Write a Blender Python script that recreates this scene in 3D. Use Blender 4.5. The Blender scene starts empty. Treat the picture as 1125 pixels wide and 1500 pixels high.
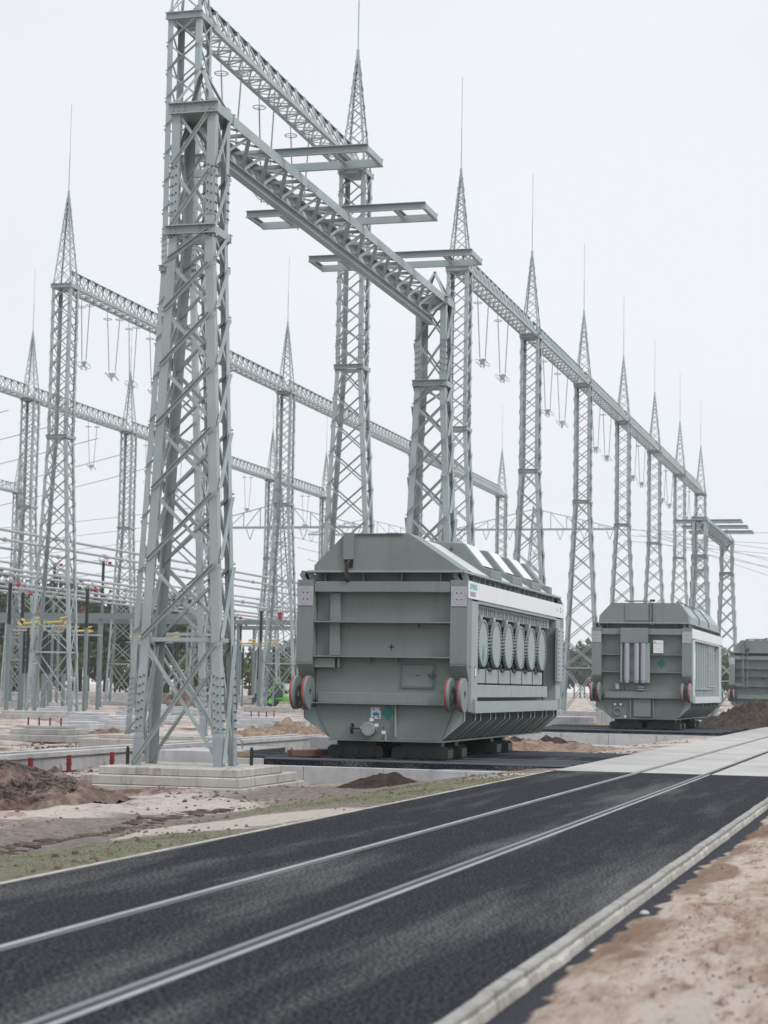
import bpy, math, random
import numpy as np
from mathutils import Vector, Matrix, noise
R = math.radians
scn = bpy.context.scene
COL = scn.collection
random.seed(7)
V = Vector

# ------------------------------------------------------------------ materials
def new_mat(name):
    m = bpy.data.materials.new(name); m.use_nodes = True
    nt = m.node_tree; nt.nodes.clear()
    out = nt.nodes.new('ShaderNodeOutputMaterial'); b = nt.nodes.new('ShaderNodeBsdfPrincipled')
    nt.links.new(b.outputs[0], out.inputs[0])
    return m, nt, b
def tc(nt, kind='Object'):
    n = nt.nodes.new('ShaderNodeTexCoord'); return n.outputs[kind]
def wpos(nt):
    return nt.nodes.new('ShaderNodeNewGeometry').outputs['Position']
def nz(nt, vec, scale, detail=4, rough=.55, stretch=None):
    if stretch:
        mp = nt.nodes.new('ShaderNodeMapping'); mp.inputs['Scale'].default_value = stretch
        nt.links.new(vec, mp.inputs[0]); vec = mp.outputs[0]
    n = nt.nodes.new('ShaderNodeTexNoise'); n.inputs['Scale'].default_value = scale
    n.inputs['Detail'].default_value = detail; n.inputs['Roughness'].default_value = rough
    nt.links.new(vec, n.inputs['Vector']); return n.outputs['Fac']
def ramp(nt, fac, stops):
    r = nt.nodes.new('ShaderNodeValToRGB'); e = r.color_ramp.elements
    while len(e) < len(stops): e.new(.5)
    for i, (p, c) in enumerate(stops):
        e[i].position = p; e[i].color = (c[0], c[1], c[2], 1) if not isinstance(c, (int, float)) else (c, c, c, 1)
    nt.links.new(fac, r.inputs[0]); return r.outputs[0]
def mixc(nt, fac, a, b, mode='MIX'):
    n = nt.nodes.new('ShaderNodeMix'); n.data_type = 'RGBA'; n.blend_type = mode
    if isinstance(fac, (int, float)): n.inputs[0].default_value = fac
    else: nt.links.new(fac, n.inputs[0])
    for s, v in ((6, a), (7, b)):
        if isinstance(v, tuple): n.inputs[s].default_value = (v[0], v[1], v[2], 1)
        else: nt.links.new(v, n.inputs[s])
    return n.outputs[2]
def bump(nt, b, h, strength, dist):
    n = nt.nodes.new('ShaderNodeBump'); n.inputs['Strength'].default_value = strength; n.inputs['Distance'].default_value = dist
    nt.links.new(h, n.inputs['Height']); nt.links.new(n.outputs[0], b.inputs['Normal'])
def paint(name, c, rough=.5, var=.12, metallic=0.0, streak=.12, spec=.4):
    m, nt, b = new_mat(name); p = wpos(nt)
    n1 = nz(nt, p, .7, 3); n2 = nz(nt, p, 7, 6, .75, (1, 1, .07)); n3 = nz(nt, p, 30, 3); n4 = nz(nt, p, 2.3, 7, .75)
    lo = tuple(x*(1-var) for x in c); hi = tuple(min(1, x*(1+var)) for x in c)
    col = ramp(nt, n1, [(.3, lo), (.7, hi)])
    col = mixc(nt, ramp(nt, n2, [(.5, 0.0), (.7, streak)]), col, tuple(x*.5 for x in c))
    col = mixc(nt, ramp(nt, n4, [(.55, 0.0), (.72, streak*.9)]), col, tuple(min(1, x*.8+y) for x, y in zip(c, (.12, .105, .085))))
    nt.links.new(col, b.inputs['Base Color'])
    nt.links.new(ramp(nt, n3, [(.3, rough-.08), (.7, rough+.1)]), b.inputs['Roughness'])
    b.inputs['Metallic'].default_value = metallic; b.inputs['Specular IOR Level'].default_value = spec
    bump(nt, b, n3, .05, .01)
    return m
STEEL = paint('steel_paint', (.305, .355, .357), .5, .1, 0, .18, .12)
BOLT = paint('bolt_steel', (.085, .10, .105), .5, .2)
STEELFAR = paint('steel_paint_far', (.15, .19, .195), .5, .08)
GALV = paint('galvanised_steel', (.30, .33, .36), .45, .18, .3)
DKSTEEL = paint('dark_steel', (.05, .06, .06), .5, .3)
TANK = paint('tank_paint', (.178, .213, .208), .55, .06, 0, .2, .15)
TANKL = paint('tank_paint_lit', (.26, .305, .302), .5, .05, 0, .16, .2)  # tank paint copy brightened as if lit, mainly for the side faces
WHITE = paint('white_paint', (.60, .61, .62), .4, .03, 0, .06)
BLACK = paint('black_paint_and_shade', (.016, .018, .018), .5, .3)  # real black parts, and painted shade in the side recess
BOGIE = paint('bogie_paint', (.018, .027, .024), .5, .3)
COVL = paint('pale_paint_lit', (.44, .475, .475), .45, .05, 0, .15)  # tank paint raised towards white, light on roof and frame put into colour
RED = paint('red_paint', (.27, .035, .045), .6, .3)
REDSTK = paint('red_plastic', (.20, .018, .02), .5, .25)
LILAC = paint('primer_grey', (.36, .35, .39), .6, .1)
GREENMK = paint('green_mark', (.01, .17, .14), .4, .05)
BLUEMK = paint('blue_mark', (.02, .2, .4), .4, .05)
TEAL = paint('teal_lettering', (.03, .33, .38), .4, .02, 0, 0)
PURPLE = paint('violet_lettering', (.2, .17, .3), .4, .02, 0, 0)
PIPE = paint('grey_violet_pipe', (.30, .31, .35), .4, .05)
YELLOW = paint('yellow_paint', (.50, .37, .10), .55, .2)
ALU = paint('aluminium_tube', (.33, .345, .36), .4, .08, .1)
POLY = paint('black_insulator', (.022, .024, .027), .45, .2)
STRING = paint('grey_insulator', (.23, .26, .29), .4, .1)
LIME = paint('lime_paint', (.13, .50, .04), .4, .1)
GLASS = paint('dark_glass', (.03, .045, .05), .12, .1, 0, 0, .8)
RUBBER = paint('rubber', (.025, .025, .025), .8, .2)
RUSTY = paint('rust_steel', (.12, .06, .04), .8, .35)
RAILM = paint('rail_steel', (.16, .18, .20), .35, .08, .4, .1)
RAILP = paint('worn_rail_steel', (.12, .135, .15), .4, .06, .15, .15)
SEAL = paint('joint_filler', (.25, .25, .26), .7, .15, 0, .4)
GROOVE = paint('groove_grime', (.03, .024, .024), .8, .3)
HAZEST = paint('far_steel_haze', (.20, .25, .31), .6, .05)  # distance haze mixed into the colour, bluish and pale
BLUEB = paint('blue_plastic', (.03, .13, .2), .5, .1)
WIRE = paint('wire_metal', (.22, .24, .26), .5, .1)

def concrete(name, c, dirt=.5, scale=1.2):
    m, nt, b = new_mat(name); p = wpos(nt)
    n1 = nz(nt, p, scale, 6, .62); n2 = nz(nt, p, 26, 4, .7); n3 = nz(nt, p, 3.2, 6, .7, (1, 1, .28))
    col = ramp(nt, n1, [(.32, tuple(x*.78 for x in c)), (.62, c)])
    col = mixc(nt, ramp(nt, n3, [(.5, 0.0), (.66, dirt)]), col, (c[0]*.52, c[1]*.48, c[2]*.42))
    col = mixc(nt, .3, col, ramp(nt, n2, [(.3, .45), (.7, .95)]), 'MULTIPLY')
    nt.links.new(col, b.inputs['Base Color']); b.inputs['Roughness'].default_value = .85
    b.inputs['Specular IOR Level'].default_value = .25
    bump(nt, b, n2, .35, .01)
    return m
CONC = concrete('concrete', (.44, .425, .41))
CONCD = concrete('concrete_stained', (.46, .44, .41), .95, 1.1)
CONCW = concrete('concrete_pale', (.48, .48, .49), .35)
SLAB = concrete('slab_concrete', (.43, .42, .41), .3, .5)
KERBM = concrete('kerb_concrete', (.31, .305, .29), .8, 3)

def asphalt():
    m, nt, b = new_mat('asphalt'); p = wpos(nt)
    big = nz(nt, p, .62, 5, .6, (1.5, .16, 1)); fine = nz(nt, p, 34, 2, .7); fine2 = nz(nt, p, 15, 4, .8); mid = nz(nt, p, 5, 6, .78, (1, .5, 1))
    col = ramp(nt, fine, [(.42, (.001, .0012, .0016)), (.5, (.0065, .0075, .0105)), (.6, (.06, .064, .074))])
    col = mixc(nt, ramp(nt, fine2, [(.5, 0.0), (.68, .45)]), col, (.022, .025, .033))
    col = mixc(nt, ramp(nt, big, [(.5, 0.0), (.68, .7)]), col, ramp(nt, fine, [(.42, (.008, .009, .011)), (.58, (.20, .198, .195))]))
    col = mixc(nt, ramp(nt, mid, [(.6, 0.0), (.74, .35)]), col, (.16, .148, .135))
    nt.links.new(col, b.inputs['Base Color'])
    nt.links.new(ramp(nt, mid, [(.4, .7), (.7, .9)]), b.inputs['Roughness'])
    b.inputs['Specular IOR Level'].default_value = .04
    bump(nt, b, fine, 1.0, .012)
    return m
ASPH = asphalt()

def soil(name, a, bcol, c, scale=2.0, bs=.7):
    m, nt, b = new_mat(name); p = wpos(nt)
    n1 = nz(nt, p, scale, 8, .7); n2 = nz(nt, p, scale*9, 5, .75)
    col = ramp(nt, n1, [(.3, a), (.5, bcol), (.7, c)])
    col = mixc(nt, .55, col, ramp(nt, n2, [(.25, .3), (.7, 1.0)]), 'MULTIPLY')
    nt.links.new(col, b.inputs['Base Color']); b.inputs['Roughness'].default_value = .95
    b.inputs['Specular IOR Level'].default_value = .15
    bump(nt, b, n2, .9, .06)
    return m
DARKSOIL = soil('dark_soil', (.03, .024, .021), (.055, .042, .035), (.11, .08, .065))
BROWNSOIL = soil('brown_soil', (.08, .052, .04), (.19, .135, .11), (.36, .28, .235), 2.2)
STRAW = soil('rubble_soil', (.16, .10, .07), (.29, .21, .165), (.43, .34, .28), 2.5)
YSAND = soil('yellow_sand', (.30, .22, .14), (.40, .31, .2), (.46, .37, .26), 2)

def ground_mat():
    m, nt, b = new_mat('ground_soil'); p = wpos(nt)
    at = nt.nodes.new('ShaderNodeAttribute'); at.attribute_name = 'mix'
    sp = nt.nodes.new('ShaderNodeSeparateColor'); nt.links.new(at.outputs['Color'], sp.inputs[0])
    n1 = nz(nt, p, .55, 9, .78, (1, .6, 1)); n2 = nz(nt, p, 6.5, 8, .85); n3 = nz(nt, p, 40, 4, .8)
    base = ramp(nt, n1, [(.38, (.125, .083, .064)), (.45, (.30, .24, .205)), (.53, (.49, .435, .40))])
    base = mixc(nt, ramp(nt, n2, [(.36, .95), (.45, 0.0)]), base, (.10, .064, .048))
    grey = ramp(nt, n2, [(.36, (.085, .07, .062)), (.5, (.20, .175, .16)), (.64, (.28, .25, .23))])
    green = ramp(nt, n2, [(.38, (.10, .085, .06)), (.48, (.16, .165, .11)), (.62, (.26, .245, .19))])
    sand = ramp(nt, n2, [(.33, (.24, .19, .15)), (.42, (.40, .36, .31)), (.6, (.50, .46, .41))])
    def wt(ch, lo=.35, hi=.62):
        a = nt.nodes.new('ShaderNodeMath'); a.operation = 'ADD'; nt.links.new(sp.outputs[ch], a.inputs[0])
        s = nt.nodes.new('ShaderNodeMath'); s.operation = 'MULTIPLY_ADD'; s.inputs[1].default_value = 1.8; s.inputs[2].default_value = -.9
        nt.links.new(n2, s.inputs[0]); nt.links.new(s.outputs[0], a.inputs[1])
        return ramp(nt, a.outputs[0], [(lo, 0.0), (hi, 1.0)])
    col = mixc(nt, wt(2), base, grey)
    col = mixc(nt, wt(0), col, green)
    col = mixc(nt, wt(1), col, sand)
    col = mixc(nt, .4, col, ramp(nt, n3, [(.25, .35), (.65, 1.0)]), 'MULTIPLY')
    nt.links.new(col, b.inputs['Base Color']); b.inputs['Roughness'].default_value = .95
    b.inputs['Specular IOR Level'].default_value = .12
    bump(nt, b, n2, .7, .08)
    return m
GROUND = ground_mat()
def foliage(name, a, bb):
    m, nt, b = new_mat(name); p = wpos(nt)
    n1 = nz(nt, p, .25, 3); n2 = nz(nt, p, 2.2, 3)
    col = mixc(nt, ramp(nt, n1, [(.35, 0.0), (.65, 1.0)]), a, bb)
    col = mixc(nt, .7, col, ramp(nt, n2, [(.3, .45), (.7, 1.0)]), 'MULTIPLY')
    nt.links.new(col, b.inputs['Base Color']); b.inputs['Roughness'].default_value = .8
    b.inputs['Specular IOR Level'].default_value = .15
    return m
LEAF = foliage('foliage', (.05, .075, .035), (.12, .14, .055))
LEAFD = foliage('foliage_dark', (.04, .065, .045), (.08, .105, .06))

# ------------------------------------------------------------------ mesh builder
class MB:
    def __init__(s): s.v = []; s.f = []
    def add(s, vs, fs):
        o = len(s.v); s.v += [tuple(x) for x in vs]; s.f += [tuple(i+o for i in f) for f in fs]; return s
    def pb(s, a, b, u, w):
        a, b, u, w = V(a), V(b), V(u), V(w)
        vs = [a, a+u, a+u+w, a+w, b, b+u, b+u+w, b+w]
        fs = [(0, 1, 2, 3), (7, 6, 5, 4), (0, 4, 5, 1), (1, 5, 6, 2), (2, 6, 7, 3), (3, 7, 4, 0)]
        if (b-a).dot(u.cross(w)) > 0: fs = [f[::-1] for f in fs]
        return s.add(vs, fs)
    def box(s, x0, x1, y0, y1, z0, z1):
        return s.pb((x0, y0, z0), (x0, y0, z1), (x1-x0, 0, 0), (0, y1-y0, 0))
    def bar(s, a, b, w, h, up=(0, 0, 1)):
        a, b = V(a), V(b); d = (b-a).normalized(); up = V(up)
        if abs(d.dot(up)) > .98: up = V((0, 1, 0))
        sd = d.cross(up).normalized(); uu = sd.cross(d)
        return s.pb(a-sd*w/2-uu*h/2, b-sd*w/2-uu*h/2, sd*w, uu*h)
    def ell(s, a, b, n, sd, w1, w2, t):
        """angle section: flat flange of width w1 along sd, outstanding flange of width w2 along n"""
        n, sd = V(n), V(sd)
        s.pb(a, b, sd*w1, n*t)
        o = n*t; return s.pb(V(a)+o, V(b)+o, sd*t, n*(w2-t))
    def cyl(s, a, b, r, n=8, r2=None, cap=True):
        a, b = V(a), V(b); d = (b-a).normalized(); r2 = r if r2 is None else r2
        t = V((0, 0, 1)) if abs(d.z) < .9 else V((1, 0, 0)); x = d.cross(t).normalized(); y = d.cross(x)
        vs = []
        for p, q in ((a, r), (b, r2)):
            for i in range(n):
                an = 2*math.pi*i/n; vs.append(p+x*q*math.cos(an)+y*q*math.sin(an))
        fs = [(i, i+n, (i+1) % n+n, (i+1) % n) for i in range(n)]
        if cap: fs += [tuple(range(n)), tuple(range(2*n-1, n-1, -1))]
        return s.add(vs, fs)
    def tube(s, pts, r, n=5):
        for a, b in zip(pts, pts[1:]): s.cyl(a, b, r, n)
        return s
    def ring(s, c, nrm, RR, r, n=20, m=5):
        c = V(c); nrm = V(nrm).normalized(); t = V((0, 0, 1)) if abs(nrm.z) < .9 else V((1, 0, 0))
        x = nrm.cross(t).normalized(); y = nrm.cross(x); vs = []; fs = []
        for i in range(n):
            a = 2*math.pi*i/n; d = x*math.cos(a)+y*math.sin(a)
            for j in range(m):
                q = 2*math.pi*j/m; vs.append(c+d*(RR+r*math.cos(q))+nrm*r*math.sin(q))
        for i in range(n):
            for j in range(m):
                fs.append((i*m+j, ((i+1) % n)*m+j, ((i+1) % n)*m+(j+1) % m, i*m+(j+1) % m))
        return s.add(vs, fs)
    def prism(s, poly, axis, d0, d1):
        """poly of 2D points; axis 'y': (x,z) extruded along y, 'x': (y,z) along x, 'z': (x,y) along z"""
        def P(p, d): return {'y': (p[0], d, p[1]), 'x': (d, p[0], p[1]), 'z': (p[0], p[1], d)}[axis]
        n = len(poly); vs = [P(p, d0) for p in poly]+[P(p, d1) for p in poly]
        fs = [tuple(range(n)), tuple(range(2*n-1, n-1, -1))]+[(i, i+n, (i+1) % n+n, (i+1) % n) for i in range(n)]
        return s.add(vs, fs)
    def build(s, name, mat, parent=None, loc=None, smooth=False, bevel=0, extra=None):
        nf = len(s.f)
        if extra: s.add(extra[0].v, extra[0].f)
        me = bpy.data.meshes.new(name); me.from_pydata(s.v, [], s.f); me.update()
        if extra:
            for i in range(nf, len(me.polygons)): me.polygons[i].material_index = 1
        import bmesh
        bm = bmesh.new(); bm.from_mesh(me); bmesh.ops.recalc_face_normals(bm, faces=bm.faces); bm.to_mesh(me); bm.free()
        me.materials.append(mat)
        if extra: me.materials.append(extra[1])
        if smooth:
            me.shade_auto_smooth = None if False else None
            for p in me.polygons: p.use_smooth = True
        o = bpy.data.objects.new(name, me); COL.objects.link(o)
        if parent: o.parent = parent
        if loc: o.location = loc
        if bevel:
            md = o.modifiers.new('edge', 'BEVEL'); md.width = bevel; md.segments = 1; md.limit_method = 'ANGLE'
        return o
def empty(name, loc, rz=0):
    o = bpy.data.objects.new(name, None); o.location = loc; o.rotation_euler = (0, 0, rz); o.empty_display_size = .3
    COL.objects.link(o); return o
def tag(o, label, cat, group=None, kind=None):
    o['label'] = label; o['category'] = cat
    if group: o['group'] = group
    if kind: o['kind'] = kind
    return o
KIDS = {}
def copy_tree(o, parent=None):
    c = o.copy(); COL.objects.link(c)
    if parent: c.parent = parent
    for ch in [x for x in o.children]: copy_tree(ch, c)
    return c
ORD = ['first', 'second', 'third', 'fourth', 'fifth', 'sixth', 'seventh', 'eighth', 'ninth', 'tenth', 'eleventh', 'twelfth', 'thirteenth', 'fourteenth', 'fifteenth', 'sixteenth', 'seventeenth', 'eighteenth', 'nineteenth', 'twentieth']

# ------------------------------------------------------------------ lattice tower
def tower(name, wb, wt, D, zbreak, ztop, leg, br, first, kup, klow, peak, rod, bolts=True, mat=STEEL):
    root = empty(name, (0, 0, 0))
    hy = D/2
    def hx(z): return (wb+(wt-wb)*min(z/zbreak, 1))/2
    t = .022
    for sx in (-1, 1):
        for sy in (-1, 1):
            m = MB(); bt = MB(); segs = [(0.0, zbreak), (zbreak, ztop+.22)]
            for a, b in segs:
                A = V((sx*hx(a), sy*hy, a)); B = V((sx*hx(b), sy*hy, b))
                m.pb(A, B, (-sx*leg, 0, 0), (0, -sy*t, 0))
                m.pb(A-V((0, sy*t, 0)), B-V((0, sy*t, 0)), (0, -sy*(leg-t), 0), (-sx*t, 0, 0))
            if bolts:
                for z0, z1 in ((.75, 2.0), (zbreak+.35, zbreak+1.5), (zbreak-.14, zbreak-.1), (ztop-.1, ztop+.14)):
                    if z1-z0 > .5:
                        a, b = V((sx*(hx(z0)+.003), sy*(hy+.012), z0)), V((sx*(hx(z1)+.003), sy*(hy+.012), z1))
                        m.pb(a, b, (-sx*(leg-.01), 0, 0), (0, -sy*.01, 0))
                        a2, b2 = V((sx*(hx(z0)+.014), sy*(hy-.01), z0)), V((sx*(hx(z1)+.014), sy*(hy-.01), z1))
                        m.pb(a2, b2, (0, -sy*(leg-.02), 0), (-sx*.01, 0, 0))
                    n = max(2, int((z1-z0)/.17))
                    for i in range(n):
                        z = z0+.07+(z1-z0-.12)*i/(n-1)
                        for q in (.28, .72):
                            p = V((sx*(hx(z)-leg*q), sy*(hy+.012), z+(.04 if q > .5 else 0))); bt.cyl(p, p+V((0, sy*.03, 0)), .021, 6)
                            p = V((sx*(hx(z)+.014), sy*(hy-leg*q), z)); bt.cyl(p, p+V((sx*.03, 0, 0)), .021, 6)
            lg = m.build('leg', mat, root, extra=(bt, BOLT) if bolts else None)
            if bolts:
                f = MB(); A = V((sx*(hx(0)+.012), sy*(hy+.008), -.02)); B = V((sx*(hx(.62)+.012), sy*(hy+.008), .62))
                f.pb(A, B, (-sx*(leg+.015), 0, 0), (0, -sy*.016, 0)); f.pb(A-V((0, sy*.016, 0)), B-V((0, sy*.016, 0)), (0, -sy*leg, 0), (-sx*.01, 0, 0))
                f.build('foot_angle', GALV, lg)
    # panel levels
    lv = [0.0, first]; z = first
    while True:
        h = klow*2*hx(z)+.08
        if z+h*1.3 > zbreak: break
        z += h; lv.append(z)
    lv[-1] = lv[-1] if zbreak-lv[-1] > .5 else lv[-1]
    lv.append(zbreak)
    n = max(2, round((ztop-zbreak)/(kup*wt))); lu = [zbreak+(ztop-zbreak)*i/n for i in range(n+1)]
    levels = lv+lu[1:]
    faces = [((-1, -1), (1, -1), (0, -1, 0)), ((1, 1), (-1, 1), (0, 1, 0)), ((1, -1), (1, 1), (1, 0, 0)), ((-1, 1), (-1, -1), (-1, 0, 0))]
    for c0, c1, nr in faces:
        m = MB(); nr = V(nr)
        def P(c, z): return V((c[0]*hx(z), c[1]*hy, z))
        for i, (z0, z1) in enumerate(zip(levels, levels[1:])):
            ov = .0
            e = leg*.35
            def inset(p, q):
                d = (q-p); d.z = 0; return p+d.normalized()*e
            w = br if z0 < zbreak else br*.85
            zz0 = z0+.06; zz1 = z1-.06
            if nr.y and i == 0: zz0 = .02
            a, b = inset(P(c0, zz0), P(c1, zz0)), inset(P(c1, zz1), P(c0, zz1))
            d = (b-a).normalized(); sd = nr.cross(d).normalized()
            if sd.z < 0: sd = -sd
            o = nr*.024+sd*w
            m.ell(a+o, b+o, nr, -sd, w, w*1.05, .012)
            a, b = inset(P(c1, zz0), P(c0, zz0)), inset(P(c0, zz1), P(c1, zz1))
            d = (b-a).normalized(); sd = nr.cross(d).normalized()
            if sd.z < 0: sd = -sd
            o = -nr*.026
            m.ell(a+o, b+o, -nr, sd, w, w*.9, .012)
            if bolts:
                for q in (P(c0, zz0), P(c1, zz1), P(c1, zz0), P(c0, zz1)):
                    q2 = q+nr*.03; m.cyl(q2, q2+nr*.025, .02, 6)
        a, b = P(c0, first), P(c1, first); o = -nr*.06
        m.ell(a+o, b+o, -nr, V((0, 0, 1)), .09, .09, .012)
        m.build('bracing', mat, root)
    for zc, hh in ((zbreak, .10), (ztop, .125)):
        m = MB(); X = hx(zc)+.075; Y = hy+.03
        for s in (-1, 1):
            m.pb((-X, s*Y, zc-hh), (X, s*Y, zc-hh), (0, 0, 2*hh), (0, s*.02, 0))
            m.pb((-X, s*(Y+.02), zc+hh-.02), (X, s*(Y+.02), zc+hh-.02), (0, 0, .02), (0, s*.09, 0))
            m.pb((-X, s*(Y+.02), zc-hh), (X, s*(Y+.02), zc-hh), (0, 0, .018), (0, s*.05, 0))
            XX = hx(zc)+.03
            m.pb((s*XX, -Y+.01, zc-hh+.01), (s*XX, Y-.01, zc-hh+.01), (0, 0, 2*hh-.02), (s*.018, 0, 0))
            if bolts:
                for i in range(6):
                    for zz in (-.045, .045):
                        xx = (-1+2*(i % 3)/2)*.14+(1 if i > 2 else -1)*(X-.25); p = V((xx, s*(Y+.02), zc+zz)); m.cyl(p, p+V((0, s*.03, 0)), .02, 6)
        m.pb((-X+.1, -Y+.03, zc-.05), (X-.1, -Y+.03, zc-.05), (0, 2*Y-.06, 0), (0, 0, .014)) if hh > .11 else None
        m.build('collar', mat, root)
    if peak:
        zt = ztop+peak; z0 = ztop+.16; m = MB(); H = wt/2-.03; K = hy-.03; e = .055
        rt = .05 if rod else .02
        def Q(c, z):
            f = (z-z0)/(zt-z0); return V((c[0]*(H*(1-f)+rt*f), c[1]*(K*(1-f)+rt*f), z))
        for c in ((-1, -1), (1, -1), (1, 1), (-1, 1)):
            a, b = Q(c, z0), Q(c, zt); m.pb(a, b, (-c[0]*e*1.5, 0, 0), (0, -c[1]*.014, 0)); m.pb(a-V((0, c[1]*.014, 0)), b-V((0, c[1]*.014, 0)), (0, -c[1]*e*1.4, 0), (-c[0]*.014, 0, 0))
        if rod:
            z = z0; ls = [z]
            while z < zt-.5:
                z += max(.35, .8*wt*(1-(z-z0)/(zt-z0))); ls.append(min(z, zt-.1))
            for c0, c1, nr in faces:
                for i, (a, b) in enumerate(zip(ls, ls[1:])):
                    p, q = (Q(c0, a), Q(c1, b)) if i % 2 else (Q(c1, a), Q(c0, b)); m.bar(p+V(nr)*.02, q+V(nr)*.02, .045, .012, nr)
                    p, q = (Q(c1, a), Q(c0, b)) if i % 2 else (Q(c0, a), Q(c1, b)); m.bar(p-V(nr)*.02, q-V(nr)*.02, .045, .012, nr)
            m.cyl((0, 0, zt-.45), (0, 0, zt+.12), .075, 8)
        sp = m.build('spire' if rod else 'peak_frame', mat, root)
        if rod:
            r = MB(); r.cyl((0, 0, zt+.1), (0, 0, zt+rod*.45), .028, 6); r.cyl((0, 0, zt+rod*.45), (0, 0, zt+rod), .017, 5); r.build('lightning_rod', mat, sp)
    return root

ZF, ZA = 14.93, 25.95
YF = [40.65, 62.95, 146.7, 168.2]; XF = -15.85
tF = tower('portal_tower', 2.12, 1.06, .98, 12.1, ZF, .2, .082, 2.75, 1.25, .88, 1.1, 0)
fl = ['nearest lattice tower with bolted legs on a stepped concrete base, left of the biggest transformer',
      'lattice tower rising behind the nearest transformer roof, at the end of the low crossarm beam',
      'far low lattice tower under the crossarms behind the second transformer, left one of its pair',
      'far low lattice tower ending the distant crossarm beam, rightmost tower in the yard']
for i, y in enumerate(YF):
    o = tF if i == 0 else copy_tree(tF)
    o.location = (XF, y, -.05); tag(o, fl[i], 'lattice tower', 'low portal towers carrying the crossarm beams')
tA = tower('gantry_tower', 3.0, 1.27, 1.16, 16.65, ZA, .2, .068, 3.5, .86, .78, 5.93, 5.6)
YA = [63.85+21.53*k for k in range(9)]; XA = -25.43
al = ['tall lattice tower directly behind the nearest bolted tower, top cut off by the photo edge'] + \
     ['tall spired lattice tower, %s in the long right hand row counted from the camera' % ORD[k] for k in range(1, 9)]
for i, y in enumerate(YA):
    o = tA if i == 0 else copy_tree(tA)
    o.location = (XA, y, -.05); tag(o, al[i], 'lattice tower', 'tall gantry towers of the long right hand row')
XB = -50.33; YB = [63.85+21.53*k for k in (2, 4, 6, 8)]
bl = ['spired lattice tower standing by itself at far left, nearest of the middle row', 'spired lattice tower seen in the gap right of the nearest bolted tower',
      'middle row lattice tower mostly hidden behind the tower over the transformer roof', 'small distant spired lattice tower ending the middle row above the transformer roof']
for i, y in enumerate(YB):
    o = copy_tree(tA); o.location = (XB, y, -.05); tag(o, bl[i], 'lattice tower', 'gantry towers of the middle row')
XC = -73.6; YC = [150.1+21.53*k for k in range(0, 5)]
cl = ['leftmost spired lattice tower by the photo edge, in the back row', 'back row spired lattice tower between the lone left tower and the nearest bolted tower',
      'back row lattice tower hidden behind the legs of the nearest bolted tower', 'back row lattice tower just left behind the middle row tower in the gap',
      'last back row lattice tower left of the tall tower over the transformer']
for i, y in enumerate(YC):
    o = copy_tree(tA); o.location = (XC, y, -.05); tag(o, cl[i], 'lattice tower', 'gantry towers of the back row')
XD = -112.; 
o = copy_tree(tA); o.location = (XD, 226, -.05); tag(o, 'faint distant lattice tower at far left behind the back row towers', 'lattice tower')

# ------------------------------------------------------------------ truss beams
def truss_up(L, name='truss_beam', mat=STEEL):
    root = empty(name, (0, 0, 0)); H = 1.2; W = .56; y0, y1 = .56, L-.56
    for s in (-1, 1):
        m = MB(); m.pb((s*W, y0, -.09), (s*W, y1, -.09), (0, 0, .2), (-s*.018, 0, 0)); m.pb((s*(W-.018), y0, -.09), (s*(W-.018), y1, -.09), (-s*.15, 0, 0), (0, 0, .018))
        m.build('bottom_chord', mat, root)
    m = MB(); m.pb((0, y0, H), (0, y1, H), (.09, 0, -.09), (-.012, 0, -.012)); m.pb((-.012, y0, H-.012), (-.012, y1, H-.012), (-.085, 0, -.085), (.01, 0, -.01)); m.build('top_chord', mat, root)
    n = int((y1-y0)/1.15); st = (y1-y0)/n; m = MB(); g = MB()
    for i in range(n):
        a, c, b = y0+st*i, y0+st*(i+.5), y0+st*(i+1)
        for s in (-1, 1):
            m.bar((s*(W-.04), a, .03), (s*.05, c, H-.1), .06, .05); m.bar((s*.05, c+.05, H-.1), (s*(W-.04), b-.02, .03), .06, .05)
        m.bar((-W+.05, c, 0), (W-.05, c, 0), .07, .06); m.bar((-W+.05, a+.05, .03), (W-.05, c-.06, .03), .06, .03); m.bar((W-.05, c+.06, .03), (-W+.05, b-.05, .03), .06, .03)
        g.box(-.11, .11, c-.13, c+.13, H-.17, H-.158); g.box(-.13, -.118, c-.12, c+.12, H-.27, H-.08); g.box(.118, .13, c-.12, c+.12, H-.27, H-.08)
    lac = m.build('lacing', mat, root); g.build('gusset_plate', mat, root)
    return root
bA = truss_up(21.53)
for k in range(8):
    if k == 1: continue
    o = bA if k == 0 else copy_tree(bA)
    o.location = (XA, YA[k], ZA)
    tag(o, 'triangular lattice beam of the right hand row, ' + ('running from the nearest tall tower down to the second' if k == 0 else '%s span after the open gap' % ORD[k-2]), 'truss beam', 'truss beams of the long right hand row')
bB = truss_up(43.06)
for k in range(3):
    o = bB if k == 0 else copy_tree(bB)
    o.location = (XB, YB[k], ZA)
    tag(o, ['long lattice beam running right from the lone left tower behind the nearest tower', 'middle row lattice beam crossing behind the two towers over the transformer',
            'far middle row lattice beam ending at the small distant spire'][k], 'truss beam', 'truss beams of the middle row')
for k in range(-1, 4):
    o = copy_tree(bA); o.location = (XC, 150.1+21.53*k, ZA)
    tag(o, 'back row lattice beam, ' + ['cut off by the left photo edge', 'between the leftmost tower and the tower behind the lone one', 'crossing behind the nearest bolted tower', 'reaching the tower in the gap', 'last short looking span on the right'][k+1], 'truss beam', 'truss beams of the back row')
o = copy_tree(bA); o.location = (XD, 226-21.53, ZA); tag(o, 'faint lattice beam at the left edge below the back row', 'truss beam')

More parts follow.
